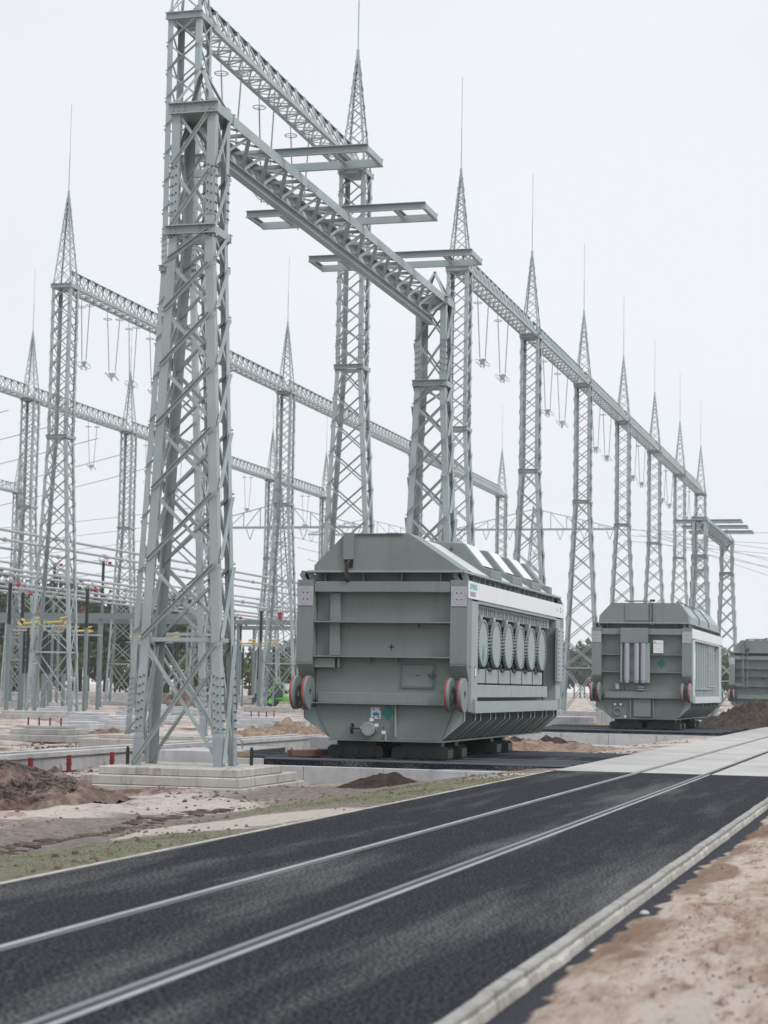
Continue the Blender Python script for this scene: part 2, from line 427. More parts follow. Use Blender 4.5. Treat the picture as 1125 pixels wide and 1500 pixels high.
def truss_down(L):
    root = empty('crossarm_beam', (0, 0, 0)); H = .86; W = .5; y0, y1 = .5, L-.5; mat = STEEL
    for s in (-1, 1):
        m = MB(); m.pb((s*W, y0, -.14), (s*W, y1, -.14), (0, 0, .25), (-s*.02, 0, 0)); m.pb((s*(W-.02), y0, .09), (s*(W-.02), y1, .09), (-s*.16, 0, 0), (0, 0, .018))
        for q in (.3, .62):
            yy = y0+(y1-y0)*q; m.box(min(s*W, s*(W+.012)), max(s*W, s*(W+.012)), yy-.4, yy+.4, -.12, .1)
            for i in range(8):
                p = V((s*(W+.012), yy-.34+.097*i, .04 if i % 2 else -.05)); m.cyl(p, p+V((s*.025, 0, 0)), .018, 6)
        m.build('top_chord', mat, root)
    m = MB(); m.box(-.11, .11, y0-.1, y1+.1, -H-.02, -H); m.box(-.008, .008, y0-.1, y1+.1, -H, -H+.18); m.box(-.11, .11, y0-.1, y1+.1, -H+.18, -H+.2)
    m.build('bottom_chord', mat, root)
    n = 15; st = (y1-y0)/n; m = MB()
    for i in range(n):
        a, c, b = y0+st*i, y0+st*(i+.5), y0+st*(i+1)
        for s in (-1, 1):
            m.bar((s*(W-.04), a+.05, -.1), (s*.07, c, -H+.22), .09, .07); m.bar((s*.07, c+.06, -H+.22), (s*(W-.04), b-.02, -.1), .08, .06)
        m.bar((-W+.03, a+.03, -.02), (W-.03, a+.03, -.02), .09, .08); m.bar((-W+.05, a+.08, .02), (W-.05, b-.05, .02), .08, .03)
        m.box(-.1, .1, c-.1, c+.16, -H+.2, -H+.34)
    m.build('lacing', mat, root)
    return root
bF = truss_down(22.3)
bF.location = (XF, YF[0], ZF); tag(bF, 'nearest lattice beam with three crossarms, running from the nearest bolted tower', 'truss beam', 'low crossarm beams')
o = copy_tree(bF); o.location = (XF, YF[2], ZF); tag(o, 'far short lattice beam with crossarms at the right behind the second transformer', 'truss beam', 'low crossarm beams')
def crossarm():
    root = empty('crossarm_frame', (0, 0, 0)); X0, X1, W = -2.55, 2.74, 1.35; mat = STEEL; h = .2
    for y, s in ((0, 1), (W, -1)):
        m = MB(); m.pb((X0, y, 0), (X1, y, 0), (0, 0, h), (0, s*.014, 0))
        for z in (0, h-.016): m.pb((X0, y, z), (X1, y, z), (0, 0, .016), (0, -s*.09, 0))
        m.build('side_channel', mat, root)
    for x in (X0, X0+.95, X1-.97, X1-.02):
        m = MB(); sx = -1 if x == X1-.02 else 1
        m.box(x, x+.014, .02, W-.02, .018, h-.018)
        m.box(x+(-.09 if sx < 0 else .014), x+(0 if sx < 0 else .104), .1, W-.1, .022, .034); m.box(x+(-.09 if sx < 0 else .014), x+(0 if sx < 0 else .104), .1, W-.1, h-.036, h-.024)
        m.build('cross_channel', mat, root)
    return root
ca = crossarm(); n = 0
for k, (yb, nm) in enumerate(((45.05, 'nearest'), (151.2, 'far'))):
    for i in range(3):
        o = ca if n == 0 else copy_tree(ca); n += 1
        o.location = (XF+.0, yb+5.855*i*(1 if k == 0 else .9), ZF+.12)
        tag(o, ['long flat crossarm frame of channels, highest of the three on the near beam', 'middle one of three flat crossarm frames on the near beam, poking out both sides',
                'lowest and farthest of the three flat crossarm frames on the near beam', 'distant crossarm over the second transformer, topmost of three', 'distant crossarm over the second transformer, middle of three',
                'distant crossarm over the second transformer, lowest of three'][n-1], 'crossarm', 'flat crossarm frames on the low beams')

# ------------------------------------------------------------------ hanging insulators
def insulator():
    root = empty('insulator_set', (0, 0, 0)); zb = -4.55
    for s in (-1, 1):
        m = MB(); a = V((s*.42, 0, -.1)); b = V((s*.19, 0, zb+.35)); d = (b-a)
        m.cyl(a, b, .02, 6)
        n = 46
        for i in range(n):
            p = a+d*(.13+.82*i/n); m.cyl(p, p+d.normalized()*.022, .05, 8, .02)
        st = m.build('insulator_string', STRING, root)
        r = MB(); p = a+d*.12; r.ring(p, (0, .05, 1), .26, .021, 20, 5); r.bar(p-V((.25, 0, 0)), p+V((.25, 0, 0)), .02, .015); r.build('corona_ring', GALV, st)
    y = MB()
    y.prism([(-.26, zb+.42), (.26, zb+.42), (.1, zb+.12), (-.1, zb+.12)], 'y', -.012, .012); y.bar((0, -.3, zb+.1), (0, .3, zb+.1), .04, .05); y.cyl((0, -.2, zb+.1), (0, -.2, zb-.12), .03, 6); y.cyl((0, .2, zb+.1), (0, .2, zb-.12), .03, 6)
    yk = y.build('yoke_plate', GALV, root)
    for s in (-1, 1):
        r = MB(); r.ring((s*.22, 0, zb+.2), (.75*1, 0, .66), .34, .02, 22, 5); r.bar((s*.22, -.33, zb+.2), (s*.22, .33, zb+.2), .02, .02); r.build('guard_ring', GALV, root)
    return root
ins = insulator(); cnt = 0
def hang(x, y, z, rz, label, grp):
    global cnt
    o = ins if cnt == 0 else copy_tree(ins); cnt += 1
    o.location = (x, y, z); o.rotation_euler = (0, 0, rz); tag(o, label, 'insulator', grp)
for k in range(8):
    if k == 1: continue
    offs = (5.0, 9.2, 13.6) if k == 0 else (6.9, 12.8)
    for j, of in enumerate(offs):
        hang(XA, YA[k]+of-.6, ZA-.05, random.choice((-1, 1))*.35, 'paired hanging insulators, %s set on the %s right hand beam span' % (ORD[j], ORD[k-1] if k else 'highest and nearest'), 'insulators under the long right hand beam')
for k in range(3):
    for j, of in enumerate((3.6, 8.0, 11.2, 15.2) if k == 0 else ()):
        hang(XB, YB[k]+of-.6, ZA-.05, .4 if j % 2 else -.45, 'paired hanging insulators, %s from the near end of the %s middle row beam' % (ORD[j], ORD[k]), 'insulators under the middle row beams')
for k in range(-1, 4):
    for j, of in enumerate((5.0, 13.0)):
        hang(XC, 150.1+21.53*k+of, ZA-.05, .4 if j % 2 else -.45, 'paired hanging insulators, %s set on the %s back row span from the left' % (ORD[j], ORD[k+1]), 'insulators under the back row beams')

# ------------------------------------------------------------------ transformer
def transformer(kind):
    root = empty('power_transformer', (0, 0, 0)); L = 13.15
    tank = MB(); tank.box(-1.73, 1.75, .3, L-.3, 1.38, 4.3)
    tk = tank.build('tank', TANK, root)
    h = MB()
    for y0, y1 in ((.2, .24), (L-.24, L-.2)): h.prism([(-1.3, .48), (1.5, .48), (1.78, 1.2), (1.78, 1.37), (-1.7, 1.37), (-1.7, 1.2)], 'y', y0, y1)
    h.box(-.85, .9, .241, L-.241, .48, 1.379)
    h.box(-1.34, 1.54, .14, L-.14, .44, .475)
    h.build('lower_tank', TANK, root)
    y = .26; i = 0
    while y < L-.4:
        for s in (-1, 1):
            xi = 1.5 if s > 0 else -1.3; xo = 2.06 if s > 0 else -2.0; xb = .9 if s > 0 else -.85
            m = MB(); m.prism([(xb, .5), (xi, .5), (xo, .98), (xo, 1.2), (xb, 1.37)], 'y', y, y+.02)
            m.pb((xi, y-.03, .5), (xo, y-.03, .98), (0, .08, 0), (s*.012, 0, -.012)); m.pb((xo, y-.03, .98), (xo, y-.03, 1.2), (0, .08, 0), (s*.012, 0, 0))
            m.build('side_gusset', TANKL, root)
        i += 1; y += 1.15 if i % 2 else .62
    # corner posts with lugs
    for py, sy in ((0, 1), (L, -1)):
        for sx in (-1, 1):
            c = 1.95*sx; m = MB()
            x0, x1 = (c-.21, c+.21)
            ya, yb = sorted((py, py+sy*.5))
            m.box(x0, x1, ya, yb, 2.3, 4.38)
            m.prism([(py+sy*.5, 2.297), (py, 2.297), (py+sy*.28, 1.95), (py+sy*.28, 1.2), (py+sy*.5, 1.2)], 'x', x0+.01, x1-.01)
            yy = (py-.012, py-.0) if sy > 0 else (py, py+.012)
            m.box(x0, x1, yy[0], yy[1], 2.35, 3.585); 
            post = m.build('corner_post', TANK, root)
            p = MB(); p.box(x0+.015, x1-.015, yy[0]-.006 if sy > 0 else yy[0]+.014, yy[1]-.006 if sy > 0 else yy[1]+.01, 3.74, 4.22); p.build('primer_plate', LILAC, post)
            h_ = MB()
            for dx in (-.055, .055):
                for dz in (-.08, .08): h_.cyl((c+dx, yy[0]-.008 if sy > 0 else yy[1]+.012, 3.98+dz), (c+dx, yy[0]-.012 if sy > 0 else yy[1]+.016, 3.98+dz), .018, 8)
            for k in range(26):
                a = R(90+k*360/26); h_.cyl((c+.16*math.cos(a), yy[0]-.008 if sy > 0 else yy[1]+.012, 3.98+.2*math.sin(a)), (c+.16*math.cos(a), yy[0]-.011 if sy > 0 else yy[1]+.015, 3.98+.2*math.sin(a)), .007, 5)
            h_.build('bolt_hole', BLACK, post)
            for dx in (-.17, .14):
                cx, cy, cz = c+dx, py-sy*.06, 1.6
                d = MB(); n = 40
                vs = []; 
                for r_ in (.41, .1):
                    for xx in (cx-.05, cx+.05):
                        for k in range(n):
                            a = 2*math.pi*k/n; vs.append((xx, cy+r_*math.cos(a), cz+r_*math.sin(a)))
                fs = []
                for k in range(n):
                    q = (k+1) % n
                    fs += [(k, q, n+q, n+k), (2*n+k, 3*n+k, 3*n+q, 2*n+q), (k, 2*n+k, 2*n+q, q), (n+k, n+q, 3*n+q, 3*n+k)]
                d.add(vs, fs); lug = d.build('coupling_lug', TANK, post)
                r = MB(); vs = []
                for rr, xx in ((.415, cx-.054), (.415, cx-.012), (.378, cx-.054)):
                    for k in range(n):
                        a = 2*math.pi*k/n; vs.append((xx, cy+rr*math.cos(a), cz+rr*math.sin(a)))
                r.add(vs, [(k, (k+1) % n, n+(k+1) % n, n+k) for k in range(n)]+[(k, 2*n+k, 2*n+(k+1) % n, (k+1) % n) for k in range(n)])
                r.build('red_rim', RED, lug)
            hk = MB()
            for q in (-.09, .05):
                hk.prism([(c+q-.04, 4.38), (c+q+.16, 4.38), (c+q+.06, 4.6), (c+q-.06, 4.62), (c+q-.12, 4.5)], 'y', py+sy*.12, py+sy*.18)
            hk.build('lifting_hook', TANK, post)
    # side frames
    for s in (-1, 1):
        def sb(m, xa, xb, *r): m.box(min(s*xa, s*xb), max(s*xa, s*xb), *r)
        fr = MB(); sb(fr, 1.78, 2.16, .5, 1.2, 1.2, 3.9); sb(fr, 1.78, 2.155, L-1.25, L-.5, 1.2, 3.9)
        sb(fr, 1.8, 2.2, .62, L-.75, 1.16, 1.45); sb(fr, 2.2, 2.24, .62, .8, 1.2, 1.5); sb(fr, 2.2, 2.24, L-1.0, L-.82, 1.2, 1.5)
        sb(fr, 1.76, 2.157, 1.2, L-1.25, 3.86, 3.94) 
        f = fr.build('side_frame', COVL if kind == 'pipes' else TANKL, root)  # pipes version: frame painted in its lit, near white tone
        b = MB(); sb(b, 1.775, 2.185, .0+.015, L-.015, 3.945, 4.36); b.build('white_band', WHITE, root)
        if kind == 'discs':
            rc = MB(); sb(rc, 1.755, 1.765, 1.2, L-1.3, 1.5, 3.85); rc.build('side_recess', BLACK, root)  # backplate painted black to stand for the shade in the recess
            m = MB(); sb(m, 1.8, 2.02, 1.8, L-1.7, 3.58, 3.85)
            for k in range(36): sb(m, 2.02, 2.045, 1.95+.26*k, 2.0+.26*k, 3.6, 3.8)
            m.build('bracket_strip', TANKL, root)
            sl = MB()
            for k in range(18):
                sb(sl, 2.0205, 2.024, 2.06+.52*k, 2.17+.52*k, 3.62, 3.78)
            sl.build('bracket_slot', DKSTEEL, root)
            for k in range(6):
                cy = 1.85+1.56*k; d = MB(); x0, x1 = s*1.77, s*2.1
                d.cyl((x1, cy, 2.9), (x1+s*.05, cy, 2.9), .575, 40)
                for q in range(40):
                    a = 2*math.pi*q/40; p = V((x1+s*.05, cy+.56*math.cos(a), 2.9+.56*math.sin(a))); d.cyl(p-V((s*.06, 0, 0)), p+V((s*.03, 0, 0)), .034, 6)
                d.box(min(x0, x1), max(x0, x1), cy-.13, cy+.13, 3.4, 3.6)
                dc = d.build('turret_cover', TANKL, root)
                r = MB(); r.ring((s*1.98, cy, 2.88), (1, 0, 0), .66, .03, 32, 5); r.cyl((s*1.77, cy, 2.88), (s*1.86, cy, 2.88), .72, 32); r.cyl((x0, cy, 2.9), (x1, cy, 2.9), .46, 32); r.build('turret_ring', BLACK, dc)  # turret sides blackened, shade between the covers painted in
                if k == 0 and s > 0:
                    g = MB(); g.prism([(cy-.12, 2.6), (cy+.02, 2.85), (cy+.16, 2.6), (cy+.02, 2.35)], 'x', s*2.151, s*2.156); g.build('green_mark', GREENMK, dc)
            m = MB()
            for k in range(6):
                y0 = 1.5+1.56*k; sb(m, 1.77, 1.98, y0, y0+.7, 1.9, 2.3); sb(m, 1.77, 1.96, y0+.76, y0+1.46, 1.9, 2.26)
            m.build('side_cabinet', TANKL, root, bevel=.01)
            m = MB()
            for k in range(11): sb(m, 1.77, 2.08, 1.5+.86*k, 2.34+.86*k, 1.54, 1.86)
            m.build('terminal_box', TANKL, root, bevel=.012)
            m = MB(); sb(m, 2.156, 2.26, L-1.45, L-.55, 2.0, 3.62); pn = m.build('bolted_panel', TANKL, root, bevel=.02)
            m = MB()
            for k in range(12):
                for yy in (L-1.36, L-.66): m.cyl((s*2.26, yy, 2.1+.128*k), (s*2.285, yy, 2.1+.128*k), .02, 6)
            m.build('panel_bolt', DKSTEEL, pn)
            m = MB(); sb(m, 2.161, 2.166, .85, 1.02, 2.03, 2.3); m.build('warning_sticker', RED, root)
            m = MB(); sb(m, 2.167, 2.17, .87, 1.0, 2.06, 2.27); m.build('sticker_face', WHITE, root)
        else:
            rc = MB(); sb(rc, 1.755, 1.765, 1.9, L-1.3, 1.5, 3.85); rc.build('side_recess', TANK, root)
            m = MB()
            for k in range(9):
                yy = 2.3+.95*k; m.cyl((s*1.98, yy, 1.46), (s*1.98, yy, 3.85), .1 if k < 6 else .13, 10)
                if k % 2 == 0: m.cyl((s*1.9, yy+.4, 1.46), (s*1.9, yy+.4, 3.85), .05, 8)
                m.cyl((s*1.98, yy, 1.75), (s*1.98, yy, 1.85), .17, 10)
            m.build('vertical_pipe', TANKL, root)
            m = MB(); m.tube([(s*2.05, 7.5, 3.5), (s*2.05, 10.8, 3.5)], .03); m.tube([(s*2.05, 7.5, 2.7), (s*2.05, 10.8, 2.7)], .03); m.tube([(s*2.1, 7.5, 1.9), (s*2.1, 10.8, 1.9)], .03); m.build('handrail', GALV, root)
            m = MB(); sb(m, 2.161, 2.17, .75, 1.25, 2.2, 3.35); m.build('notice_board', WHITE, root)
    # cover flange and roof
    m = MB(); m.box(-1.66, 1.72, .42, L-.42, 4.3, 4.56)
    for k in range(4): x = -.62+.98*k-.9; m.box(x, x+.03, .18, .42, 4.3, 4.56)
    for k in range(19):
        for s in (-1, 1): m.box(min(s*1.7, s*2.0), max(s*1.7, s*2.0), .75+.64*k, .79+.64*k, 4.36, 4.56)
    m.build('cover_joint', TANK, root)
    m = MB(); m.box(-1.92, 2.08, -.02, L+.02, 4.562, 4.61); m.build('cover_flange', TANKL, root)
    for k in range(5):
        hk = MB(); hk.ring((1.98, 1.6+2.6*k, 4.48), (1, 0, 0), .09, .04, 12, 6); hk.build('cover_eye', DKSTEEL, root)
    rm = MB(); rm.prism([(-1.74, 4.612), (1.95, 4.612), (1.95, 4.66), (.64, 5.49), (-1.1, 5.49), (-1.74, 4.72)] if kind == 'discs' else [(-1.86, 4.612), (1.99, 4.612), (1.99, 4.9), (1.6, 5.4), (-1.3, 5.4), (-1.82, 4.88)], 'y', .9, L-.1); rm.build('cover', COVL if kind == 'discs' else TANKL, root)  # discs version: lit look of the roof slope put into the cover colour
    rm = MB(); rm.prism([(-1.76, 4.612), (1.95, 4.612), (1.95, 4.66), (.64, 5.53), (-.97, 5.53), (-1.76, 4.74)] if kind == 'discs' else [(-1.87, 4.612), (2.0, 4.612), (2.0, 4.92), (1.62, 5.45), (-1.32, 5.45), (-1.84, 4.9)], 'y', .06, 1.3 if kind == 'discs' else .9); rm.build('cover_end', TANK, root)
    if kind == 'discs':
        for k in range(4):
            y0 = 3.3+2.75*k if k < 3 else 11.4
            e1 = y0+(1.35 if k < 3 else .5)
            m = MB(); m.prism([(-1.6, 4.62), (2.02, 4.62), (2.02, 4.84), (1.8, 4.9), (1.28, 5.53), (.3, 5.6), (-1.0, 5.6), (-1.6, 4.9)], 'y', y0, e1)
            hd = m.build('raised_cover', TANK, root, bevel=.02)
            if k < 3:
                m = MB(); m.pb((1.775, y0+.05, 4.935), (1.30, y0+.05, 5.512), (0, 1.25, 0), (.014, 0, .012)); m.build('lit_cover_panel', WHITE, hd)  # white sheet paints the lit look of the right slope
                m = MB(); m.pb((1.81, y0+.15, 4.905), (1.96, y0+.15, 4.87), (0, 1.1, 0), (.004, 0, .018)); m.cyl((.95, y0-.005, 5.38), (.95, y0-.03, 5.38), .04, 8); m.build('cover_latch', RUSTY, hd)
    else:
        for k in range(2):
            y0 = 4.2+4*k; m = MB(); m.prism([(-1.6, 4.62), (2.03, 4.62), (2.03, 4.92), (1.63, 5.46), (-1.3, 5.46), (-1.6, 4.9)], 'y', y0, y0+.25); m.build('cover_rib', TANK, root)
        m = MB()
        for x in (-.4, .1, .5): m.cyl((x, 2.5, 5.4), (x, 2.5, 5.55), .22, 12)
        m.box(-.8, .2, .3, .8, 5.53, 5.57); m.build('cover_fitting', TANKL, root)
        m = MB(); m.box(.3, .5, .4, .6, 5.53, 5.62); m.box(.7, .85, 1.0, 1.3, 5.3, 5.5); m.build('black_fitting', BLACK, root)
        m = MB(); m.tube([(1.3, 2, 5.4), (1.3, 2, 5.6), (1.3, 8, 5.6), (1.3, 8, 5.4)], .025); m.tube([(1.3, 5, 5.6), (1.3, 5, 5.4)], .025); m.build('roof_rail', DKSTEEL, root)
    # front end wall
    def bm_(y0, z0, z1, x0=-1.72, x1=1.74): return (x0, x1, y0, .3, z0, z1)
    m = MB(); m.box(-1.73, 1.74, .02, .3, 4.08, 4.34); m.build('end_beam', TANK, root, bevel=.008)
    m = MB(); m.box(-1.6, 1.74, .06, .3, 1.36, 1.62); m.box(-1.73, 1.72, -.02, .3, 1.335, 1.36); m.build('end_beam', TANK, root, bevel=.008)
    if kind == 'discs':
        zs = (3.33, 2.48)
    elif kind == 'pipes': zs = (3.2, 2.45)
    else: zs = (3.45, 2.9, 2.2)
    for z in zs:
        m = MB(); m.box(-1.73, 1.74, -.0, .3, z, z+.03); m.build('end_rib', TANK, root)
    if kind in ('discs', 'ladder'):
        for bx in ((-1.36, -1.1, .16, .3, 2.52, 4.07), (-1.73, -1.2, .1, .3, 2.22, 2.46), (-1.14, -1.08, .12, .3, 2.22, 2.46)):
            m = MB(); m.box(*bx); m.build('end_duct', TANK, root, bevel=.006)
        for x, z in ((-.9, 3.21), (.85, 3.21), (-.35, 2.36), (.35, 2.36)):
            m = MB(); m.box(x, x+.03, .15, .3, z, z+.12); m.build('end_bracket', TANK, root)
        m = MB(); m.box(.44, 1.3, .27, .3, 1.74, 2.36)
        dr = m.build('hatch', TANK, root, bevel=.005)
        m = MB()
        for k in range(13):
            for z in (1.78, 2.32): m.cyl((.48+.065*k, .27, z), (.48+.065*k, .25, z), .013, 6)
        for k in range(8):
            for x in (.475, 1.265): m.cyl((x, .27, 1.82+.068*k), (x, .25, 1.82+.068*k), .013, 6)
        m.box(.84, .92, .255, .27, 2.05, 2.07); m.build('hatch_bolt', DKSTEEL, dr)
        m = MB(); m.tube([(1.16, .24, 2.1), (1.25, .22, 1.98), (1.34, .24, 2.1)], .018); m.tube([(1.25, .22, 1.98), (1.25, .22, 2.16)], .012); m.build('hanging_chain', DKSTEEL, root)
        m = MB(); m.box(.11, .27, .292, .297, 2.735, 2.755); m.box(.18, .2, .291, .296, 2.66, 2.83); m.cyl((.19, .3, 2.745), (.19, .29, 2.745), .035, 10); m.build('centre_mark', BLACK, root)
        m = MB(); m.prism([(-.02, 1.15), (.16, 1.32), (.34, 1.15), (.16, .95)], 'y', .19, .197); m.build('green_mark', GREENMK, root)
        m = MB(); m.box(.36, .39, .1, .2, .55, 1.33); m.build('end_stiffener', TANKL, root)
        m = MB(); m.box(-.27, -.02, .18, .198, .98, 1.26); nb = m.build('notice_plate', WHITE, root)
        m = MB(); m.prism([(-.24, 1.1), (-.17, 1.15), (-.1, 1.14), (-.05, 1.11), (-.07, 1.06), (-.2, 1.06)], 'y', .174, .179); m.build('blue_print', BLUEMK, nb)
        m = MB()
        for x, z in ((-.23, 1.2), (-.06, 1.2), (-.23, 1.0), (-.1, 1.01)): m.box(x, x+.05, .174, .179, z, z+.03)
        m.build('black_print', BLACK, nb)
        m = MB(); m.cyl((-.28, .2, .74), (-.28, .02, .74), .15, 16); m.cyl((-.5, .1, .74), (-.1, .1, .74), .06, 10); m.cyl((-.28, .02, .74), (-.28, -.02, .74), .17, 16)
        for k in range(8):
            a = k*math.pi/4; m.cyl((-.28+.13*math.cos(a), -.02, .74+.13*math.sin(a)), (-.28+.13*math.cos(a), -.045, .74+.13*math.sin(a)), .02, 6)
        m.cyl((-.3, .1, .74), (-.3, .1, .92), .03, 8); m.cyl((.12, .15, .62), (.12, .15, .46), .03, 8)
        vv = m.build('drain_valve', TANKL, root)
        m = MB(); m.ring((-.72, .1, .74), (1, 0, 0), .12, .022, 18, 6); m.cyl((-.72, .1, .74), (-.5, .1, .74), .02, 6); m.bar((-.72, .1, .62), (-.72, .1, .86), .02, .02); m.build('handwheel', BLACK, vv)
        for x, z in ((-.25, .93), (-.12, .8), (.06, .63)):
            m = MB(); m.box(x, x+.1, -.0, .012, z, z+.07); m.build('valve_tag', WHITE, vv)
        m = MB(); m.prism([(.02, .79), (.08, .79), (.05, .74)], 'y', .19, .197); m.build('red_mark', RED, root)
        m = MB(); m.box(-1.0, -.74, -.02, .06, 4.88, 5.54); cb = m.build('cable_duct', TANK, root, bevel=.006)
        m = MB(); m.box(-.98, -.76, .045, .058, 4.68, 4.875); m.build('duct_opening', BLACK, cb)
        m = MB()
        for q, mt in ((0, 0),):
            m.tube([(-.84, .0, 4.86), (-.9, -.03, 4.76), (-.92, -.05, 4.6), (-.9, -.04, 4.4), (-.9, .0, 4.34)], .035, 6); m.tube([(-.8, .0, 4.86), (-.86, -.03, 4.76), (-.88, -.05, 4.6), (-.86, -.04, 4.4), (-.84, .0, 4.34)], .03, 6)
        m.build('hose', RUBBER, cb)
        m = MB(); m.tube([(-.82, -.03, 4.86), (-.93, -.07, 4.73), (-.93, -.09, 4.6), (-.9, -.07, 4.45)], .011, 5); m.build('copper_wire', RUSTY, cb)
        m = MB(); m.box(.02, .3, .3, .6, 5.531, 5.56); m.build('vent_lid', BLACK, root)
        m = MB(); m.box(-.7, .5, .02, .05, 5.49, 5.51); m.build('cover_seam', DKSTEEL, root)
    if kind == 'ladder':
        m = MB(); m.bar((-1.15, -.05, 2.0), (-1.15, -.05, 5.4), .04, .04); m.bar((-.85, -.05, 2.0), (-.85, -.05, 5.4), .04, .04)
        for k in range(10): m.bar((-1.15, -.05, 2.15+.34*k), (-.85, -.05, 2.15+.34*k), .03, .03)
        m.build('ladder', TANK, root)
    if kind == 'pipes':
        m = MB(); m.box(-.9, .28, -.12, .3, 3.72, 4.36); m.build('front_cover', TANK, root, bevel=.01)
        m = MB(); m.box(-.9, .34, .1, .3, 2.05, 3.71); m.box(-.9, -.82, -.06, .1, 2.02, 3.71); m.box(.2, .36, -.06, .1, 2.02, 3.71); m.build('pipe_recess', TANKL, root)
        for x in (-.62, -.17, .3-.27):
            pass
        for x in (-.62, -.2, .06+.02):
            m = MB(); m.cyl((x, -.05, 2.1), (x, -.05, 3.71), .115, 16); m.cyl((x, -.05, 2.0), (x, -.05, 2.1), .09, 12); m.build('cooling_pipe', PIPE, root, smooth=False)
        m = MB(); m.box(.5, .92, .02, .3, 3.28, 3.84); cbx = m.build('control_box', WHITE, root, bevel=.01)
        m = MB(); m.box(.56, .6, .01, .02, 3.72, 3.78); m.box(.72, .75, .01, .02, 3.45, 3.48); m.box(.52, .9, .012, .02, 3.7, 3.705); m.build('control_print', BLACK, cbx)
        m = MB(); m.prism([(.62, 2.85), (.82, 3.05), (1.02, 2.85), (.82, 2.65)], 'y', .28, .295); m.build('green_mark', GREENMK, root)
        m = MB(); m.box(-.5, .28, .24, .3, 4.64, 5.36); m.build('hatch', TANKL, root); m = MB(); m.box(-.72, .3, .02, .06, 4.68, 5.38); m.build('cover_plate', TANK, root, bevel=.008)
        m = MB(); m.box(.38, .42, -.03, .06, 4.5, 5.5); m.box(.5, .53, -.03, .06, 4.5, 5.5)
        for k in range(6): m.box(.42, .5, -.01, .03, 4.6+.16*k, 4.63+.16*k)
        m.build('ladder', TANK, root)
        m = MB(); m.box(-.34, .4, .1, .2, .55, 1.32); m.build('hatch', TANK, root, bevel=.008); m = MB(); m.box(-.5, -.46, .06, .2, .5, 1.34); m.build('end_stiffener', TANK, root); m = MB(); m.box(.5, .54, .06, .2, .5, 1.34); m.build('end_stiffener', TANK, root)
        m = MB(); m.ring((-1.05, .16, .75), (0, 1, 0), .15, .03, 20, 6); m.box(-1.2, -1.17, .15, .2, .6, 1.3); m.build('drain_valve', TANK, root)
        m = MB()
        for x, z in ((-1.2, 1.02), (-.95, 1.02), (-.75, .5)): m.box(x, x+.09, .12, .135, z, z+.09)
        m.build('valve_tag', WHITE, root)
        m = MB(); m.cyl((-1.05, .1, 1.72), (-1.05, .1, 1.95), .1, 12); m.box(-.15, .1, .0, .25, 1.8, 1.85); m.box(-.15, .1, .0, .25, 1.7, 1.74); m.build('gauge', ALU, root)
        m = MB(); m.tube([(-.95, .1, 1.95), (-.75, .05, 1.9), (-.72, .05, 1.7), (-.9, .06, 1.66)], .015); m.build('hose', BLACK, root)
    # rail bogies
    for gy in (.72, 2.2, 6.4, 7.9):
        for gx in (-.72, .92):
            bg = MB(); bg.prism([(gx-.72, .04), (gx-.72, .26), (gx-.62, .33), (gx+.62, .33), (gx+.7, .26), (gx+.7, .04)], 'y', gy-.28, gy-.22)
            bg.prism([(gx-.72, .04), (gx-.72, .26), (gx-.62, .33), (gx+.62, .33), (gx+.7, .26), (gx+.7, .04)], 'y', gy+.22, gy+.28)
            bg.box(gx-.5, gx+.5, gy-.2, gy+.2, .14, .435); bg.box(gx-.72, gx-.66, gy-.215, gy+.215, .05, .26); bg.box(gx+.64, gx+.7, gy-.215, gy+.215, .05, .26)
            for k in range(9): bg.cyl((gx-.64+.16*k, gy-.28, .06), (gx-.64+.16*k, gy-.3, .06), .014, 6)
            b = bg.build('rail_bogie', BOGIE, root)
            for wx in (-.42, 0, .42):
                w = MB(); w.cyl((gx+wx, gy-.31, .17), (gx+wx, gy+.31, .17), .09, 14); w.cyl((gx+wx, gy-.12, .17), (gx+wx, gy+.12, .17), .168, 20); w.build('wheel', BOGIE, b)
    return root
def side_text(root, body, y, z, size, mat):
    cu = bpy.data.curves.new('lettering', 'FONT'); cu.body = body; cu.size = size; cu.extrude = .002; cu.space_character = 1.05
    t = bpy.data.objects.new('text_source', cu); COL.objects.link(t); bpy.context.view_layer.update()
    me = bpy.data.meshes.new_from_object(t.evaluated_get(bpy.context.evaluated_depsgraph_get())); bpy.data.objects.remove(t)
    me.materials.clear(); me.materials.append(mat)
    o = bpy.data.objects.new('lettering', me); COL.objects.link(o); o.parent = root; o.location = (2.188, y, z); o.rotation_euler = (R(90), 0, R(90))
    return o
def end_marks(root):
    m = MB()
    for yy, z, w in ((11.95, 4.13, .05), (12.4, 4.2, .1), (12.4, 4.1, .1), (11.7, 4.15, .03), (12.75, 4.14, .04)): m.box(2.186, 2.19, yy, yy+w, z, z+.05)
    m.build('band_mark', BLACK, root)
T1 = transformer('discs'); T1.location = (-12.63, 45.3, -.0)
side_text(T1, 'SIEMENS', .16, 4.17, .2, TEAL); side_text(T1, 'ENERGY', .16, 4.0, .17, PURPLE); end_marks(T1)
tag(T1, 'nearest and largest grey green transformer on rail wheels, with six round side covers', 'transformer', 'power transformers waiting on their rails')
T2 = transformer('pipes'); T2.location = (-11.46, 83, .12)
tag(T2, 'second grey green transformer with three vertical pipes and a white box on its end', 'transformer', 'power transformers waiting on their rails')
T3 = transformer('ladder'); T3.location = (-10.6, 137, .0)
tag(T3, 'third transformer cut off by the right photo edge, partly behind dark earth', 'transformer', 'power transformers waiting on their rails')

